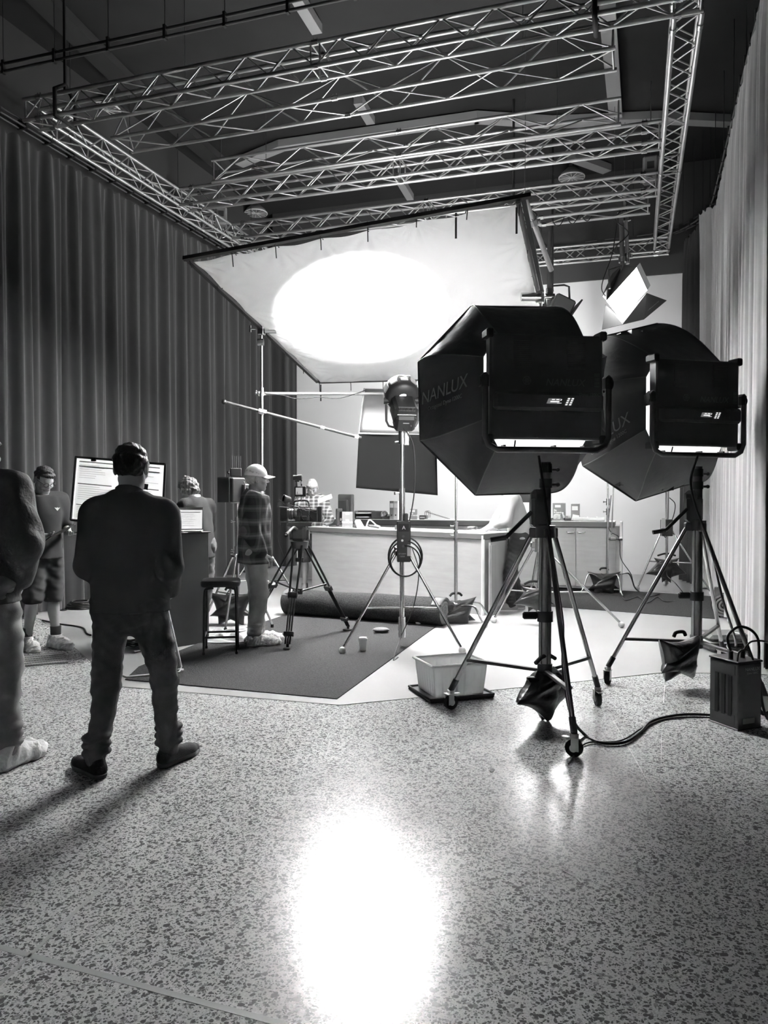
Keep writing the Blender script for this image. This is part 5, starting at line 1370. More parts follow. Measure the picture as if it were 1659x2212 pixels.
def on_counter(px, back):      # point on the near counter top under image column px, 'back' metres from its front edge
    base = CM @ Vector((0, back, CH)); r = ray(px, 1150); nn_ = nv
    k = (base - EYEV).dot(nn_) / r.dot(nn_); p = EYEV + r * k; p.z = CH + .006; return p
# things on the near counter
MON = mat('monitor shell', .05, .45)
m1 = thing('computer_monitor', on_counter(729, .32), ang - .55, 'dark monitor on a stand turned away, left end of the near counter', 'monitor')
MB().lathe((0, 0, 0), [(.0, .012), (.13, .010), (.135, 0)], n=28).build('stand_base', MON, m1)
MB().box((0, 0, .13), (.06, .05, .24), None, .012).build('stand_column', MON, m1); MB().box((.02, .04, .25), (.05, .14, .05), rotm('Z', .2), .01).build('stand_arm', MON, m1)
MB().box((.05, .12, .28), (.44, .05, .42), rotm('Z', .25), .012).build('screen_housing', MON, m1); MB().box((.03, .085, .26), (.30, .04, .30), rotm('Z', .25), .02).build('back_cover', BLACK, m1)
MB().box((-.02, .055, .11), (.04, .006, .04), rotm('Z', .25)).build('sticker', WHITE, m1)
SG = mat('mid grey card', .28, .6)
s1 = thing('counter_sign', on_counter(750.5, .10), YAW, 'small upright grey sign reading YES WE SCAN on the near counter', 'sign')
MB().box((0, 0, .118), (.155, .004, .235)).build('sign_card', SG, s1)
MB().box((0, 0, .118), (.163, .008, .243), None, .002).build('sign_holder', mat('clear acrylic', .85, .08, trans=.85, alpha=.35), s1)
S1 = MW[s1.name]; front = lambda x, z: face_matrix(S1 @ Vector((x, -.006, z)), S1.to_3x3() @ Vector((1, 0, 0)), (0, 0, 1))
for b, z, s_ in (('YES,', .108, .034), ('WE SCAN!', .078, .034)): writing('sign_lettering', b, WHITE, s1, front(0, z), s_, offset=.0015)
MB().box((0, -.0055, .205), (.058, .002, .03), None, .0008).build('sign_badge', WHITE, s1); MB().box((0, -.0055, .012), (.06, .002, .008)).build('sign_footer', WHITE, s1)
ct1 = thing('card_terminal', on_counter(776, .14), YAW + .35, 'light card payment terminal beside the small grey sign', 'card terminal')
MB().box((0, .0, .05), (.10, .20, .06), rotm('X', .5), .015).build('terminal_body', LGREY, ct1); MB().box((.0, .05, .105), (.07, .06, .006), rotm('X', .5), .002).build('terminal_screen', DGREY, ct1)
mb = MB()
for i in range(4):
    for k in range(3): mb.box((-.025 + k * .025, .015 - i * .022, .085 - i * .012), (.017, .014, .008), rotm('X', .5), .002)
mb.build_each('key', WHITE, ct1); MB().box((.0, .05, .02), (.13, .13, .04), None, .01).build('terminal_cradle', DGREY, ct1)
sc = thing('barcode_scanner', on_counter(800, .16), YAW, 'grey handheld scanner in its stand right of the card terminal', 'scanner')
MB().box((.05, 0, .03), (.17, .09, .035), rotm('Y', .15), .014).build('scanner_base', DGREY, sc); MB().path(bez([(-.06, 0, .02), (-.03, 0, .10), (.0, 0, .12), (.08, 0, .05)], 5), .011).build('scanner_neck', LGREY, sc); MB().box((.10, -.02, .035), (.09, .06, .03), rotm('Y', .3), .01).build('scanner_head', LGREY, sc)
k = thing('paper_towel', on_counter(1030, .12), YAW, 'folded white cloth on the right end of the near counter', 'cloth')
def fold(z, w, d_, sgn=1): return lambda u, v: (w * (u - .5), d_ * (v - .5), z + .006 * sin(u * 9 + z * 80) * sin(v * 7))
MB().grid(fold(.008, .22, .15), 14, 10).build('cloth_layer', PAPER, k, solid=.014); MB().grid(fold(.028, .19, .14), 14, 10).build('cloth_layer', PAPER, k, solid=.016)
tp = thing('tape_roll', on_counter(1020, .14) + Vector((0, 0, .038)), 0, 'dark tape roll lying on the folded white cloth', 'tape')
MB().lathe((0, 0, 0), [(.034, 0), (.062, 0), (.062, .038), (.034, .038), (.034, 0)], n=30).build('tape_winding', mat('dark tape', .10, .4), tp); MB().lathe((0, 0, .0), [(.030, 0), (.034, 0), (.034, .040), (.030, .040), (.030, 0)], n=30).build('tape_core', PAPER, tp)
bxm = thing('timber_block', on_counter(858, .12), YAW, 'small dark box on the near counter behind the middle stand', 'box')
MB().box((0, 0, .03), (.07, .06, .06), None, .006).build('box_shell', MON, bxm); MB().ball((.02, -.03, .02), .018, 8).build('box_knob', WHITE, bxm)
# things on the back counter
tr1 = thing('letter_tray', ob(794), .1, 'dark two tier letter tray with papers on the back counter', 'letter tray')
for z in (.02, .085): MB().box((-.05, 0, z), (.30, .24, .008)).build('tray_shelf', BLACK, tr1)
for x in (-.20, .10): MB().box((x, 0, .07), (.008, .24, .14)).build('tray_side', DGREY, tr1)
MB().box((-.05, .11, .07), (.3, .008, .14)).build('tray_back', DGREY, tr1); MB().box((.19, .0, .07), (.18, .24, .13), None, .006).build('drawer_box', DGREY, tr1)
for z in (.032, .10): MB().box((-.06, -.02, z), (.22, .22, .012)).build('paper_stack', PAPER, tr1)
def phone(px, lab, rz=0):
    p_ = thing('desk_phone', ob(px, .2), rz, lab, 'telephone')
    MB().box((.04, 0, .035), (.18, .18, .05), rotm('X', .25), .015).build('phone_base', DGREY, p_); MB().path(bez([(-.06, -.08, .05), (-.075, -.06, .10), (-.06, .0, .125), (-.04, .06, .12), (-.03, .08, .08)], 5), [.022] * 4 + [.015] * 13 + [.022] * 4, 10).build('handset', LGREY, p_)
    mb = MB(); 
    for i in range(12): mb.box((.03 + (i % 3) * .025, -.05 + (i // 3) * .025, .055 + (i // 3) * .006), (.016, .014, .01))
    mb.build_each('key', WHITE, p_)
phone(836, 'grey desk phone with upright handset left of the binders')
phone(1224, 'small pale desk phone right of the acrylic sign', .3)
def binder(px, lab, g, w=.075, h=.31, rz=0, dy=.22):
    b_ = thing('ring_binder', ob(px, dy), rz, lab, 'binder')
    MB().box((0, 0, h / 2), (w, .26, h), None, .004).build('binder_cover', mat('binder %s' % g, g, .5), b_); MB().box((0, -.131, h * .75), (w * .75, .003, h * .24)).build('spine_label', PAPER, b_); MB().cyl((0, -.130, .07), (0, -.134, .07), .014).build('finger_ring', CHROME, b_)
    return b_
binder(851, 'grey ring binder standing left of the middle stand on the back counter', .24); binder(859.5, 'paler ring binder right next to the grey one behind the middle stand', .55)
binder(1243, 'upright grey binder with a paper note, right part of the back counter', .22, .12, .27)
nt_ = tag(MB().box(ob(1243, .08) + Vector((0, 0, .055)), (.10, .003, .09), rotm('Y', .2)).build('paper_note', PAPER), 'white paper note leaning at the foot of the right grey binder', 'paper')
def acrylic(px, lab, lines, w=.20, h=.28, rz=.0, ln=.8):
    a_ = thing('counter_sign', ob(px, .15), YAW * .6 + rz, lab, 'sign'); M = rotm('X', -.15)
    MB().box((0, .02, h / 2), (w, .004, h), M).build('sign_card', SG, a_); MB().box((0, .02, h / 2 + .002), (w + .014, .009, h + .014), M, .002).build('sign_holder', MATS['clear acrylic'], a_)
    A_ = MW[a_.name].to_3x3() @ M; Q = MW[a_.name].copy()
    fm = lambda x, z: face_matrix(MW[a_.name] @ (Vector((0, .02, h / 2)) + M @ Vector((x, -.006, z))), A_ @ Vector((1, 0, 0)), A_ @ Vector((0, 0, 1)))
    MB().box(Vector((0, .02, h / 2)) + M @ Vector((-.02, -.005, h * .33)), (.09, .002, .04), M).build('sign_badge', WHITE, a_)
    for i, s_ in enumerate(lines): writing('sign_lettering', s_, WHITE, a_, fm(-w * .42, h * .10 - i * .036), .036, align='LEFT', offset=.001)
    MB().box((0, .06, .01), (w * .7, .12, .01), None, .002).build('sign_foot', MATS['clear acrylic'], a_)
acrylic(1208, 'slanted clear sign with white lettering right of the front wind up stand', ['Big', 'Rewards', 'of your', 'visit'])
acrylic(893, 'small clear sign half hidden behind the middle stand on the back counter', ['Big', 'Rewards'], .12, .17)
pk = thing('plastic_parcel', ob(1272, .12), .05, 'flat parcel in clear wrap on the back counter below the right binder', 'parcel')
MB().box((0, 0, .035), (.50, .22, .06), None, .018).build('parcel_body', mat('clear wrap', .62, .25, bump=.8, bscale=14), pk); MB().box((.05, -.05, .067), (.18, .09, .003)).build('parcel_label', mat('grey print', .35, .6), pk)
for x in (-.02, .12): MB().box((x, 0, .067), (.02, .222, .003)).build('parcel_tape', PAPER, pk)
tb_ = thing('tape_dispenser', ob(1226.5 - 24, .05), 0, 'round tape dispenser in front of the slanted sign', 'tape dispenser')
MB().lathe((.0, 0, .06), [(.02, -.012), (.055, -.012), (.055, .012), (.02, .012)], (0, 1, 0), 20).build('tape_reel', LGREY, tb_); MB().box((0, 0, .015), (.14, .04, .03), None, .008).build('dispenser_base', CHROME, tb_)
m2 = thing('computer_monitor', ob(1146, .25) + Vector((0, 0, .10)), .08, 'black wide monitor on a stand on the back counter, behind the front wind up stand', 'monitor')
MB().box((0, 0, .01), (.24, .16, .014), None, .005).build('stand_base', BLACK, m2); MB().box((.0, .02, .11), (.045, .03, .20)).build('stand_column', BLACK, m2); MB().box((0, 0, .36), (.56, .035, .34), None, .006).build('screen_housing', MON, m2)
MB().box((0, -.0185, .36), (.54, .002, .32)).build('screen', mat('tablet glass', .05, .12, coat=1), m2)
rb = thing('riser_box', ob(1146, .25), .08, 'dark low box under the black wide monitor', 'box'); MB().box((0, 0, .05), (.40, .26, .10), None, .006).build('box_shell', DGREY, rb); MB().box((0, -.131, .05), (.30, .002, .05)).build('box_front', BLACK, rb)
cb2 = thing('cash_tray', ob(1192, .12), 0, 'flat dark tray at the foot of the slanted sign', 'tray'); MB().box((0, 0, .02), (.16, .14, .035), None, .006).build('tray_body', DGREY, cb2); MB().box((0, 0, .04), (.13, .10, .008), None, .003).build('tray_insert', BLACK, cb2)
wr = thing('wire_rack', ob(935, .2), .1, 'thin wire file rack on the back counter behind the near counter', 'rack')
mb = MB()
for y in (-.08, .08): mb.path(bez([(-.12, y, .01), (-.12, y, .13), (-.06, y, .13), (-.06, y, .03)], 4), .004, 6); mb.path([(-.12, y, .13), (.28, y, .01)], .004, 6)
mb.build('wire_frame', DGREY, wr); MB().box((.05, 0, .006), (.36, .18, .01)).build('rack_base', LGREY, wr)
ts = thing('tissue_box', ob(915, .2), 0, 'small grey box left of the wire rack on the back counter', 'box'); MB().box((0, 0, .035), (.12, .12, .07), None, .005).build('box_shell', DGREY, ts); MB().box((0, -.061, .035), (.09, .002, .02)).build('box_stripe', LGREY, ts)

# ------------------------------------------------------------------ carpets
CARP = mat('dark grey felt carpet', .032, .98, var=.6, vscale=70, bump=.5, bscale=120)
def carpet(pts, lab):
    mb = MB(); mb.poly([p + Vector((0, 0, .004)) for p in pts], .007); tag(mb.build('carpet', CARP), lab, 'carpet')
carpet([G(728, 1512), G(270, 1470), G(300, 1442), G(440, 1387), G(616, 1330), G(640, 1312), G(955, 1345)], 'dark grey felt carpet in front of the near counter, its corner toward the camera')
carpet([G(1135, 1307), G(1545, 1338), G(1548, 1290), G(1345, 1277), G(1060, 1262)], 'dark grey felt carpet strip in front of the cabinets')
def roll(a, b, r, lab):
    a = Vector(a); b = Vector(b); d = (b - a).normalized(); n = Vector((-d.y, d.x, 0)); t = thing('carpet_roll', (a + b) / 2, 0, lab, 'carpet roll')
    def fn(u, v):
        th = u * 2 * pi; rr = r * (1 + .03 * sin(3 * th + v * 5) + .02 * sin(v * 14)); return a.lerp(b, v) + n * cos(th) * rr * 1.06 + Vector((0, 0, r * .97 + sin(th) * rr * .97))
    MB().grid(fn, 40, 30).build('rolled_carpet', CARP, t, True)
    for e, s_ in ((a, -1), (b, 1)):
        mb = MB(); pts = []
        for i in range(70):
            th = i / 69 * 2 * pi * 3.4; rr = r * (.16 + .80 * i / 69); pts.append(e + d * s_ * .002 + n * cos(th) * rr * 1.06 + Vector((0, 0, r * .97 + sin(th) * rr * .97)))
        w = r * .085; vs = []
        for i, p in enumerate(pts):
            o = (p - (e + Vector((0, 0, r * .97)))).normalized() * w; vs += [p - o, p + o, p + o - d * s_ * .12, p - o - d * s_ * .12]
        fs_ = []
        for i in range(len(pts) - 1): 
            for k in range(4): fs_.append((i * 4 + k, i * 4 + (k + 1) % 4, i * 4 + 4 + (k + 1) % 4, i * 4 + 4 + k))
        mb.add(vs, fs_, True); mb.build('spiral_end', mat('carpet backing', .16, .9), t, True)
roll(G(622, 1326, .0), G(962, 1352, .0), .165, 'long rolled up carpet lying at the back edge of the near carpet')
roll(G(1566, 1336), G(1568, 1292), .15, 'short rolled carpet end on against the right drape')
ms_ = thing('entrance_mat', G(90, 1424), YAW, 'flat ribbed grille mat on the concrete behind the left edge person', 'mat')
mq = [G(52, 1441), G(147, 1432), G(138, 1410), G(42, 1418)]
MB().poly(mq, .006).build('mat_frame', mat('mat rubber', .14, .7), ms_, True)
mb = MB()
for i in range(16):
    for j in range(5):
        u, v = (i + .5) / 16.5, (j + .6) / 5.6; p = (mq[0] * (1 - u) + mq[1] * u) * (1 - v) + (mq[3] * (1 - u) + mq[2] * u) * v; mb.box(p + Vector((0, 0, .008)), (.018, .07, .006), rotm('Z', YAW))
mb.build_each('mat_rib', mat('mat rib', .30, .6), ms_, True)

# ------------------------------------------------------------------ small things on the floor
cu_ = thing('paper_cup', G(784, 1405, .011), 0, 'white takeaway cup standing on the carpet', 'cup')
MB().lathe((0, 0, 0), [(.0, .0), (.029, 0), (.030, .004), (.041, .108), (.041, .11)], n=26).build('cup_body', WHITE, cu_); MB().lathe((0, 0, .105), [(.043, 0), (.0445, .004), (.0435, .012), (.038, .014), (.037, .022), (.0, .020)], n=26).build('cup_lid', mat('lid plastic', .85, .35), cu_)
pz = thing('zip_pouch', G(823, 1366, .011), .3, 'small dark grey zip pouch on the carpet near the cup', 'pouch')
MB().ball((0, 0, .028), .09, 18, (1, .6, .32)).build('pouch_shell', mat('grey pouch nylon', .13, .6, bump=.4, bscale=30), pz); MB().path([(.091 * cos(a), .056 * sin(a), .03) for a in np.linspace(0, 2 * pi, 24, endpoint=False)], .003, 5, True).build('pouch_zip', DGREY, pz)
# storage tub with its lid beneath
q0, q1, q2 = G(938, 1516), G(1049, 1505), G(914, 1490)
ex_ = (q1 - q0); W_ = ex_.length; ex_.normalize(); ey_ = Vector((-ex_.y, ex_.x, 0)); D_ = .34; az = atan2(ex_.y, ex_.x)
ld = thing('tub_lid', (q0 + q1) / 2 + ey_ * D_ / 2, az, 'dark flat lid on the floor underneath the storage tub', 'lid')
MB().box((0, 0, .012), (W_ + .10, D_ + .10, .022), None, .008).build('lid_plate', mat('charcoal lid', .05, .4), ld)
mb = MB()
for x, y, sx, sy in ((0, -(D_ + .09) / 2, W_ + .1, .014), (0, (D_ + .09) / 2, W_ + .1, .014), (-(W_ + .09) / 2, 0, .014, D_ + .1), ((W_ + .09) / 2, 0, .014, D_ + .1)): mb.box((x, y, .028), (sx, sy, .018), None, .004)
mb.build('lid_rim', MATS['charcoal lid'], ld)
tub = thing('storage_tub', (q0 + q1) / 2 + ey_ * D_ / 2 + Vector((0, 0, .026)), az, 'translucent plastic storage tub standing on its dark lid', 'storage box')
CLR = mat('cloudy clear plastic', .80, .28, trans=.35, alpha=.72)
def wall(a, b, n=7):
    a = Vector(a); b = Vector(b)
    def fn(u, v):
        p = a.lerp(b, u); k = 1 + .13 * v; rib = .004 * (1 if sin(u * n * 2 * pi) > .6 else 0) * (v < .85); q = Vector((p.x * k, p.y * k, .23 * v)); 
        return q + Vector((p.x, p.y, 0)).normalized() * rib
    return fn
hw, hd2 = W_ / 2 * .93, D_ / 2 * .90
cs = [(-hw, -hd2), (hw, -hd2), (hw, hd2), (-hw, hd2)]
for i in range(4): MB().grid(wall(cs[i], cs[(i + 1) % 4]), 60, 8).build('tub_wall', CLR, tub, solid=.003)
MB().box((0, 0, .004), (hw * 2, hd2 * 2, .005)).build('tub_base', CLR, tub)
rim = [(x * 1.17, y * 1.17, .232) for x, y in cs]; mb = MB()
for i in range(4): a, b = Vector(rim[i]), Vector(rim[(i + 1) % 4]); mb.box((a + b) / 2, (.026, (b - a).length + .02, .016), basis(b - a), .006)
mb.build('tub_rim', mat('cloudy rim plastic', .75, .3, trans=.15), tub)
MB().box((.03, -hd2 * 1.04, .16), (.07, .004, .010)).build('marker_line', BLACK, tub); MB().box((-hw * 1.04, -.03, .15), (.004, .10, .008)).build('marker_line', BLACK, tub)
MB().ball((.05, .02, .05), .05, 12, (2.2, 1.6, .8)).build('tub_contents', mat('dim bundled cloth', .16, .8), tub)
tag(MB().add([G(1215, 1878, .002), G(1240, 1889, .004), G(1243, 1893, .002), G(1217, 1882, .002), G(1240, 1892, .003), G(1258, 1905, .003), G(1255, 1908, .002)], [(0, 1, 2, 3), (4, 5, 6)]).build('tape_scrap', PAPER, solid=.001), 'torn scrap of pale tape on the foreground concrete', 'scrap')
tag(MB().add([G(1057, 1664, .001), G(1064, 1660, .004), G(1069, 1663, .001), G(1062, 1668, .003)], [(0, 1, 2, 3)]).build('leaf_scrap', BLACK, solid=.001), 'tiny dark scrap on the concrete in front of the middle stand', 'scrap')

# ------------------------------------------------------------------ board, cart and laptop at left
TPAP = bpy.data.materials.new('backlit paper'); TPAP.use_nodes = True; nt = TPAP.node_tree; nt.nodes.remove(nt.nodes['Principled BSDF']); df = node(nt, 'ShaderNodeBsdfDiffuse', i_0=(.8, .8, .8, 1)); tr = node(nt, 'ShaderNodeBsdfTranslucent', i_0=(.85, .85, .85, 1)); ms = node(nt, 'ShaderNodeMixShader', i_0=.6)
nt.links.new(df.outputs[0], ms.inputs[1]); nt.links.new(tr.outputs[0], ms.inputs[2]); nt.links.new(ms.outputs[0], nt.nodes['Material Output'].inputs[0])
bd = thing('flip_chart', G(326, 1440), YAW, 'board of printed call sheets on a pale tube easel behind the person in black', 'notice board')
c4 = [P(164, 987, 6.95), P(357, 1003, 6.55), P(350, 1140, 6.55), P(153, 1123, 6.95)]
nb = (c4[1] - c4[0]).cross(c4[0] - c4[3]).normalized()
if nb.dot(cF) > 0: nb = -nb
MB().poly([p - nb * .004 for p in c4]).build('board', TPAP, bd, True)
mb = MB()
for i in range(4): mb.cyl(c4[i], c4[(i + 1) % 4], .011, n=8)
mb.build('board_frame', BLACK, bd, True)
def bp_(u, v, o=.003): return (c4[0] * (1 - u) + c4[1] * u) * (1 - v) + (c4[3] * (1 - u) + c4[2] * u) * v + nb * o
INKL = mat('faint print', .48, .8)
for u0, u1 in ((.03, .47), (.55, .98)):
    for v0, v1 in ((.03, .36), (.365, .70), (.705, .98)):
        sh_ = MB().grid(lambda u, v: bp_(u0 + (u1 - u0) * u, v0 + (v1 - v0) * v, .004 + .006 * sin(v * pi) * (u - .3) ** 2 + .004 * sin(u * 5 + v0 * 9)), 10, 8).build('sheet', TPAP, bd, True)
        mb = MB(); mk = MB(); rs = random.Random(int(v0 * 100 + u0 * 10)); ln = lambda u, v: bp_(u0 + (u1 - u0) * u, v0 + (v1 - v0) * v, .011)
        for v in (.08, .30) if v0 < .1 else (.12,): mb.add([ln(.06, v), ln(.94, v + .01), ln(.94, v + .055), ln(.06, v + .045)], [(0, 1, 2, 3)])
        for i in range(7):
            v = .25 + i * .10; e_ = .5 + .42 * rs.random(); mk.add([ln(.08, v), ln(e_, v), ln(e_, v + .022), ln(.08, v + .022)], [(0, 1, 2, 3)])
        mb.build('heading_rule', INK, sh_, True); mk.build('text_lines', INKL, sh_, True)
for u, v in ((.22, .02), (.79, .02)):
    p = bp_(u, v, .012); MB().box(p, (.045, .016, .03), rotm('Z', YAW), .003).build('bulldog_clip', BLACK, bd, True)
MB().poly([bp_(.80, .33, .014), bp_(.845, .335, .014), bp_(.84, .43, .014), bp_(.80, .41, .014)], .001, nb).build('sticky_note', BLACK, bd, True)
EAS = mat('pale tube', .62, .35)
MB().path([P(357, 1150, 6.45), P(358, 1300, 6.42), G(391, 1440, .03), G(388, 1452, .016), G(262, 1462, .016) + Vector((.05, 0, 0)), G(255, 1455, .03), P(185, 1150, 6.8)], .011, 8).build('easel_tube', EAS, bd, True)
MB().box(G(389, 1448, .014), (.05, .05, .026), None, .006).build('easel_foot', LGREY, bd, True)
MB().path([G(290, 1408, .016), G(372, 1393, .016), P(340, 1150, 6.8)], .009, 8).build('easel_tube', EAS, bd, True)
kA, kB = G(362, 1402), G(452, 1388); kd = (kB - kA).normalized(); kz = atan2(kd.y, kd.x)
kt = thing('plinth_desk', kB, kz, 'tall dark grey plinth used as a desk, behind the person in black', 'desk'); KM = mat('grey painted board', .105, .6, var=.05)
MB().box((-.26, .26, .56), (.52, .52, 1.12), None, .004).build('desk_body', KM, kt); MB().box((-.26, .26, 1.127), (.55, .56, .014), None, .003).build('desk_top', BLACK, kt)
KMx = MW[kt.name]
lt = thing('laptop', P(397, 1152, 7.72) * 1.0, YAW + .16, 'open laptop showing a call sheet on the grey plinth desk', 'laptop')
MB().box((0, .03, .008), (.36, .25, .015), None, .004).build('keyboard_deck', ALU, lt)
lt.location.z = 1.134; MW[lt.name].translation.z = 1.134
Ms = rotm('X', -.22); scn = Vector((0, .165, .128))
MB().box(scn, (.36, .008, .235), Ms, .003).build('screen_lid', BLACK, lt)
ss = MB().box(scn + Ms @ Vector((0, -.005, 0)), (.34, .002, .215), Ms).build('screen', mat('laptop page glow', .3, .4, emit=.62), lt)
mb = MB(); mb.box(scn + Ms @ Vector((0, -.0065, .098)), (.34, .001, .02), Ms); mb.box(scn + Ms @ Vector((.0, -.0065, .065)), (.30, .001, .006), Ms)
mb.build('page_bar', mat('grey print', .35, .6), ss); mb = MB()
for i in range(7): mb.box(scn + Ms @ Vector((-.02 - .01 * (i % 3), -.0065, .045 - i * .02)), (.22 + .03 * (i % 2), .001, .003), Ms)
mb.build_each('page_text', INKL, ss)
# stool
sx = [G(437, 1406), G(457, 1421), G(519, 1411), G(498, 1398)]
cs_ = sum(sx, Vector()) / 4
so_ = thing('bar_stool', cs_, YAW + .15, 'black stool with padded square seat and tube legs on the carpet', 'stool')
wS = .30
mb = MB()
def seat(u, v):
    a = u * 2 * pi; n_ = 5; r_ = 1 / (abs(cos(a)) ** n_ + abs(sin(a)) ** n_) ** (1 / n_)
    prof = [(0, .70), (.12, .702), (.172, .698), (.182, .685), (.184, .66), (.178, .642), (.0, .640)]
    k = v * (len(prof) - 1); i = min(int(k), len(prof) - 2); f_ = k - i; R_ = prof[i][0] * (1 - f_) + prof[i + 1][0] * f_; z = prof[i][1] * (1 - f_) + prof[i + 1][1] * f_
    return (cos(a) * r_ * R_, sin(a) * r_ * R_, z)
MB().grid(seat, 48, 24).build('seat', mat('black seat vinyl', .03, .5), so_)
TUBE = mat('black enamel tube', .018, .4)
for sgx in (-1, 1):
    for sgy in (-1, 1):
        lg = MB().path(bez([(sgx * .06, sgy * .135, .632), (sgx * .115, sgy * .14, .625), (sgx * .143, sgy * .148, .585), (sgx * .148, sgy * .152, .3), (sgx * .152, sgy * .156, .02)], 6), .0115, 10).build('leg', TUBE, so_)
        MB().cyl((sgx * .152, sgy * .156, .0), (sgx * .152, sgy * .156, .035), .014).build('foot_cap', RUBBER, lg)
zf = .17
for a, b in (((-.15, -.15), (.15, -.15)), ((.15, -.15), (.15, .15)), ((.15, .15), (-.15, .15)), ((-.15, .15), (-.15, -.15))): MB().cyl((a[0], a[1], zf), (b[0], b[1], zf), .010).build('foot_rail', TUBE, so_)

# ------------------------------------------------------------------ cinema camera on its tripod
tf = [G(621, 1402, .011), G(752, 1362, .011), G(548, 1346, .011)]
tc_ = sum(tf, Vector()) / 3; tc_ = P(647, 1070, 8.0); tc_.z = 0
tri = thing('camera_tripod', tc_, YAW, 'black two stage camera tripod standing on the carpet', 'tripod')
TRB = mat('black anodised tube', .03, .35, .3)
hub = tc_ + Vector((0, 0, 1.0))
mb = MB(); mb.cyl(hub - Vector((0, 0, .05)), hub + Vector((0, 0, .02)), .085, .095, 20); mb.build('bowl', BLKMETAL, tri, True)
mb = MB(); mb.cyl(hub - Vector((0, 0, .15)), hub - Vector((0, 0, .05)), .02); mb.cyl(hub - Vector((0, 0, .19)), hub - Vector((0, 0, .15)), .045, n=16); mb.build('bowl_knob', BLACK, tri, True)
for f in tf:
    d = f - tc_; d.z = 0; d.normalize(); w = Vector((-d.y, d.x, 0)); a = hub + d * .08 - Vector((0, 0, .02)); b = f + Vector((0, 0, .05)); m_ = a.lerp(b, .52)
    lg = None
    for q in (-1, 1):
        o_ = MB().cyl(a + w * q * .045, m_ + w * q * .034, .0115, n=10).build('leg_tube', TRB, tri, True)
    for q in (-1, 0, 1): MB().cyl(m_ + w * q * .026, b + w * q * .022, .009, n=10).build('lower_tube', TRB, tri, True)
    for p_, hh in ((m_, .06), (b + (a - b).normalized() * .10, .045)): MB().box(p_, (.10, hh, .045), basis(b - a), .006).build('leg_clamp', BLACK, tri, True)
    mb = MB(); mb.box(f + Vector((0, 0, .012)), (.07, .11, .018), basis(d), .008); mb.cyl(f + Vector((0, 0, .01)), b, .014); mb.build('rubber_foot', RUBBER, tri, True)
    MB().cyl(a.lerp(b, .47), tc_ + Vector((0, 0, .50)), .010).build('spreader_arm', TRB, tri, True)
MB().cyl(tc_ + Vector((0, 0, .47)), tc_ + Vector((0, 0, .53)), .03, n=14).build('spreader_hub', BLACK, tri, True)
mb = MB(); mb.box(hub + Vector((0, 0, .10)), (.16, .15, .15), rotm('Z', YAW - .2), .03); mb.cyl(hub + Vector((0, 0, .09)) - cR * .1, hub + Vector((0, 0, .09)) + cR * .1, .055, n=20); mb.box(hub + Vector((0, 0, .19)), (.26, .12, .025), rotm('Z', YAW), .004)
mb.build('fluid_head', BLKMETAL, tri, True)
pa = hub + Vector((0, 0, .15)) - cF * .07 - cR * .02; pb = P(618, 1156, 7.5)
pm = pa.lerp(pb, .35) + Vector((0, 0, .035))
MB().path(bez([pa, pm, pb], 8), .013, 10).build('pan_bar', ALU, tri, True); MB().cyl(pb, pb.lerp(pm, .35), .021, n=12).build('pan_grip', RUBBER, tri, True)
cz = hub + Vector((0, 0, .20)); cm = CM_ = thing('cinema_camera', cz, YAW, 'rigged black cinema camera with matte box, monitor and cables on the tripod', 'camera')
MB().box((.01, 0, .012), (.34, .12, .02), None, .004).build('baseplate', BLKMETAL, cm)
MB().box((.06, 0, .115), (.17, .15, .15), None, .012).build('camera_body', BLKMETAL, cm)
mb = MB()
for y in (-.05, .05): mb.cyl((-.26, y, .035), (.28, y, .035), .0075, n=8)
mb.build_each('support_rod', CHROME, cm)
MB().lathe((-.03, 0, .12), [(.055, 0), (.06, .02), (.058, .06), (.062, .07), (.062, .12), (.055, .13), (.05, .15)], (-1, 0, 0), 24).build('lens', mat('lens barrel', .25, .3, .6), cm)
mb = MB()
for x in (-.06, -.10, -.13): mb.lathe((x, 0, .12), [(.060, 0), (.067, .002), (.067, .014), (.060, .016)], (-1, 0, 0), 24)
mb.build_each('focus_gear', BLACK, cm)
MB().box((-.215, 0, .12), (.10, .14, .13), None, .006).build('matte_box', BLACK, cm); MB().box((-.22, 0, .20), (.12, .15, .008), rotm('Y', .06)).build('top_flag', BLACK, cm)
MB().box((.20, 0, .11), (.10, .12, .15), None, .008).build('battery', BLACK, cm); MB().box((.255, 0, .12), (.02, .11, .18), None, .004).build('battery_plate', DGREY, cm); MB().box((.29, .02, .12), (.05, .10, .19), None, .006).build('wireless_unit', BLACK, cm)
mb = MB(); mb.path(bez([(-.08, 0, .22), (-.06, 0, .27), (.10, 0, .28), (.14, 0, .21)], 6), .012, 8); mb.box((.04, 0, .20), (.24, .03, .012)); mb.build('top_handle', BLACK, cm)
MB().lathe((-.16, -.05, .29), [(.02, -.05), (.038, -.04), (.044, .03), (.05, .06), (.035, .065)], (-.8, -.5, .2), 18).build('eyepiece', BLACK, cm)
mn = MB().box((.02, -.06, .385), (.16, .035, .12), rotm('Z', -.12), .006).build('onboard_monitor', BLACK, cm)
MB().box((.005, -.079, .39), (.095, .003, .08), rotm('Z', -.12)).build('monitor_picture', mat('monitor picture glow', .12, .4, emit=.35), mn)
mb = MB(); mb.box((-.02, -.0815, .37), (.008, .002, .03), rotm('Z', -.12)); mb.ball((.03, -.082, .385), .004, 6); mb.box((.0, -.0815, .358), (.085, .002, .004), rotm('Z', -.12)); mb.build('picture_detail', INK, mn)
MB().cyl((.03, -.03, .28), (.03, -.04, .38), .010).build('monitor_mount', CHROME, cm)
mb = MB(); mb.path([(-.03, -.02, .27), (-.03, -.02, .46), (-.035, -.02, .50)], .006); mb.build('mast', BLKMETAL, cm)
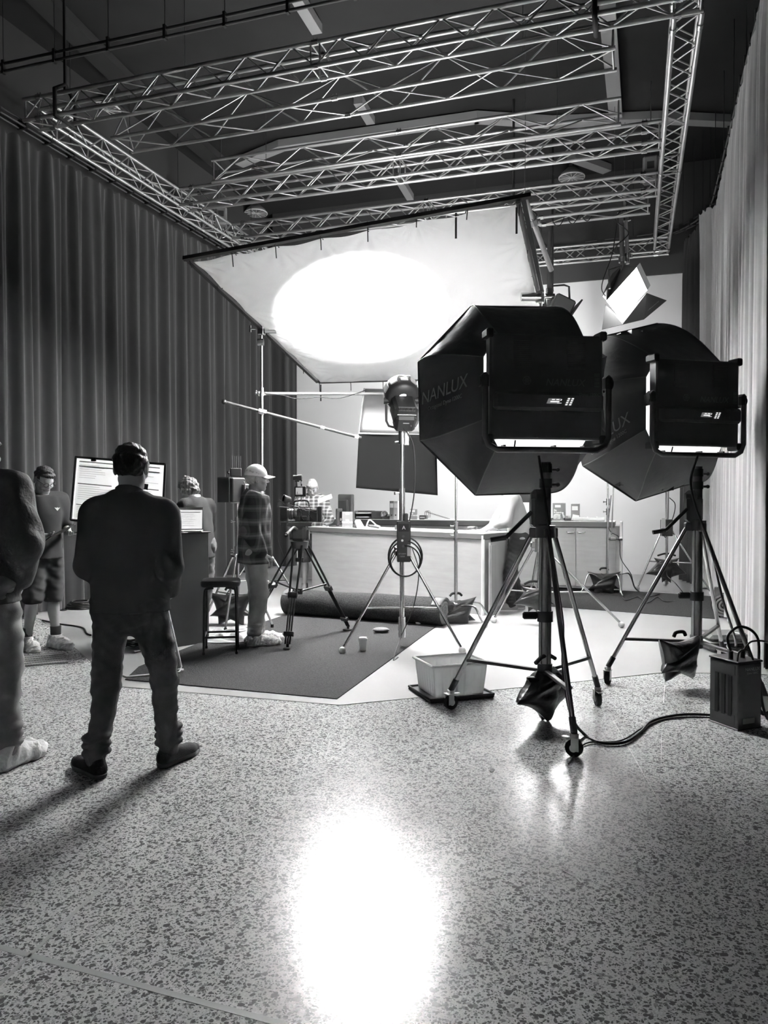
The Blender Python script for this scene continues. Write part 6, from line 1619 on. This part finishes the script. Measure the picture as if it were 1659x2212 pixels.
mb = MB(); mb.cyl((-.085, -.02, .55), (-.02, -.02, .55), .028, n=16); mb.cyl((-.02, -.02, .55), (.035, -.02, .55), .036, n=16); mb.box((-.03, -.02, .515), (.06, .03, .03), None, .005); mb.box((.03, -.02, .50), (.018, .018, .1)); mb.build('top_transmitter', BLACK, cm)
MB().box((.036, -.025, .49), (.014, .012, .03)).build('transmitter_tag', WHITE, cm)
rs = random.Random(11)
for i in range(7):
    a = Vector((rs.uniform(-.15, .1), -.07, rs.uniform(.18, .26))); b = Vector((rs.uniform(.05, .28), -.08, rs.uniform(.04, .22))); m_ = (a + b) / 2 + Vector((0, -.04 - rs.random() * .04, -.06 + rs.random() * .12))
    MB().path(bez([a, m_, b], 8), .004, 6).build('camera_cable', CABLE, cm)
MB().path(bez([(-.19, -.05, .22), (-.26, -.05, .28), (-.30, -.04, .26), (-.31, -.04, .20)], 6), .004, 6).build('camera_cable', CABLE, cm)
MB().path(bez([(-.24, -.05, .06), (-.28, -.05, -.04), (-.30, -.03, -.18), (-.22, -.05, -.38)], 6), .004, 6).build('camera_cable', CABLE, cm)
for x in (-.02, .08): MB().box((x, -.085, .07), (.07, .05, .06), None, .008).build('lens_motor', BLACK, cm)

cm.scale = (.74, .9, .88)
tag(MB().box(P(702, 1077, 11.55), (.22, .14, .003), rotm('Z', YAW) @ rotm('Y', -.35) @ rotm('X', .5)).build('script_page', PAPER), 'white sheet of paper held by the person bending behind the camera', 'paper')
# monitor stand left of the cap
msf, mc = R3(513, 8.9, .50, (150, -30, 265))
msd, _ = hub_stand('monitor_stand', msf, .80, 1.42, 'chrome stand carrying a director monitor behind the stool', sections=((0, .018), (.86, .024), (1.2, .016)), center=mc, r=.018, ball=False)
sandbag(mc + Vector((0, 0, .40)) - cR * .08, YAW, 'black vinyl sandbag on the monitor stand behind the stool', .42, .06, .5)
mq_ = thing('director_monitor', mc + cR * .10 + Vector((0, 0, 1.42)), YAW + .9, 'black hooded director monitor seen from the side, left of the person in the cap', 'monitor')
MB().box((.02, .03, .14), (.44, .06, .28), None, .01).build('monitor_housing', BLACK, mq_); MB().box((.02, -.03, .13), (.20, .05, .16), None, .01).build('battery', DGREY, mq_)
mb = MB()
for x in (-.21, .25): mb.box((x, .15, .14), (.006, .20, .28))
mb.box((.02, .15, .285), (.46, .20, .006)); mb.build('sun_hood', BLACK, mq_)
mb = MB()
for x in (-.08, .12): mb.path([(x, -.05, .02), (x, -.075, .06), (x, -.075, .20), (x, -.05, .24)], .006)
mb.build_each('rear_handle', CHROME, mq_); MB().box((0, 0, -.005), (.30, .20, .012), None, .003).build('shelf_plate', LGREY, mq_)
rx = thing('wireless_receiver', mc + Vector((-.02, 0, 1.42 + .295)), YAW + .25, 'small receiver with five upright antennas on top of the director monitor', 'receiver')
MB().box((0, 0, .05), (.13, .05, .10), None, .008).build('receiver_body', BLACK, rx)
for i in range(5): MB().cyl((-.045 + i * .0235, 0, .10), (-.045 + i * .0245, 0, .24), .0055, n=8).build('antenna', DGREY, rx)
MB().ball((-.08, 0, .05), .022, 8).build('connector', CHROME, rx)
# sheets of plastic and cables on the floor behind the stool, cable floor left
dsh = thing('dust_sheet', G(505, 1378, .012), YAW, 'crumpled pale plastic sheet on the floor behind the stool', 'plastic sheet')
def crump(u, v):
    x, y = (u - .5) * .95, (v - .5) * .55; h_ = (1 - (2 * u - 1) ** 4) * (1 - (2 * v - 1) ** 4)
    return (x + .03 * sin(v * 13), y + .03 * sin(u * 11), .008 + h_ * (.035 + .028 * sin(u * 17 + 4 * sin(v * 8)) + .018 * sin(v * 25 + 3 * sin(u * 14))))
MB().grid(crump, 60, 40).build('sheet', mat('crumpled polythene', .32, .35, bump=.3, bscale=12), dsh)
tag(MB().path(bez([G(92, 1340, .012), G(130, 1348, .012), G(160, 1352, .012), G(180, 1357, .012), G(187, 1368, .012), G(196, 1372, .012)], 6), .010).build('floor_cable', CABLE), 'black cable on the floor between the T-shirt person and the person in black', 'cable')
tag(MB().path(bez([G(108, 1316, .012), G(140, 1318, .012), G(165, 1308, .012), G(210, 1304, .012)], 6), .008).build('floor_cable', CABLE), 'thin black cable along the foot of the left drape', 'cable')
pb_ = thing('cable_box', G(172, 1316), YAW, 'low dark stack of cables at the foot of the left drape', 'cables')
rs = random.Random(3); 
for i in range(5): MB().path([(.0 + (.16 - .01 * i) * cos(a) + .02 * sin(3 * a + i), (.11) * sin(a), .015 + .022 * i) for a in np.linspace(0, 2 * pi, 24, endpoint=False)], .012, 6, True).build('cable_coil', CABLE, pb_)
ff = thing('power_strip', G(278, 1398, .004), YAW + .2, 'tangle of black cables seen between the legs of the person in black', 'cables')
for i in range(4): MB().path([((.10 + .02 * i) * cos(a) + .03 * sin(2 * a + i), .07 * sin(a) + .02 * i, .02 + .012 * i + .01 * sin(3 * a)) for a in np.linspace(0, 2 * pi, 26, endpoint=False)], .007, 6, True).build('cable_coil', CABLE, ff)

# kinds that repeat carry one shared phrase
GROUPS = dict(lighting_truss='box trusses of the hanging rig', ladder_truss='three tube trusses on the rig', sandbag='black vinyl sandbags on the stands', high_bay_light='high bay lights under the ceiling',
    windup_stand='wheeled wind up stands', softbox='octagonal softboxes', panel_lamp='square panel lamps', light_stand='chrome light stands', c_stand='c stands on the set', ring_binder='binders on the back counter',
    counter_sign='small signs on the counters', desk_phone='desk phones on the back counter', computer_monitor='monitors on the counters', carpet='felt carpets', carpet_roll='rolled carpets', drape='studio drapes',
    curtain_track='curtain tracks', scaffold_pole='poles hung around the rig', rig_cable='cables tied to the rig', floor_cable='cables on the floor', lamp_cable='cables of the lamps', coiled_cable='cable coil on the middle stand',
    hanging_lamp='lamps hanging from the rig', unseen_panel='lit panels behind the softboxes', chain_hoist='chain motors of the rig', truss_sling='slings of the nearest truss', person='film crew')
for o in bpy.data.objects:
    if 'label' in o and o.name.split('.')[0] in GROUPS and 'group' not in o: o['group'] = GROUPS[o.name.split('.')[0]]
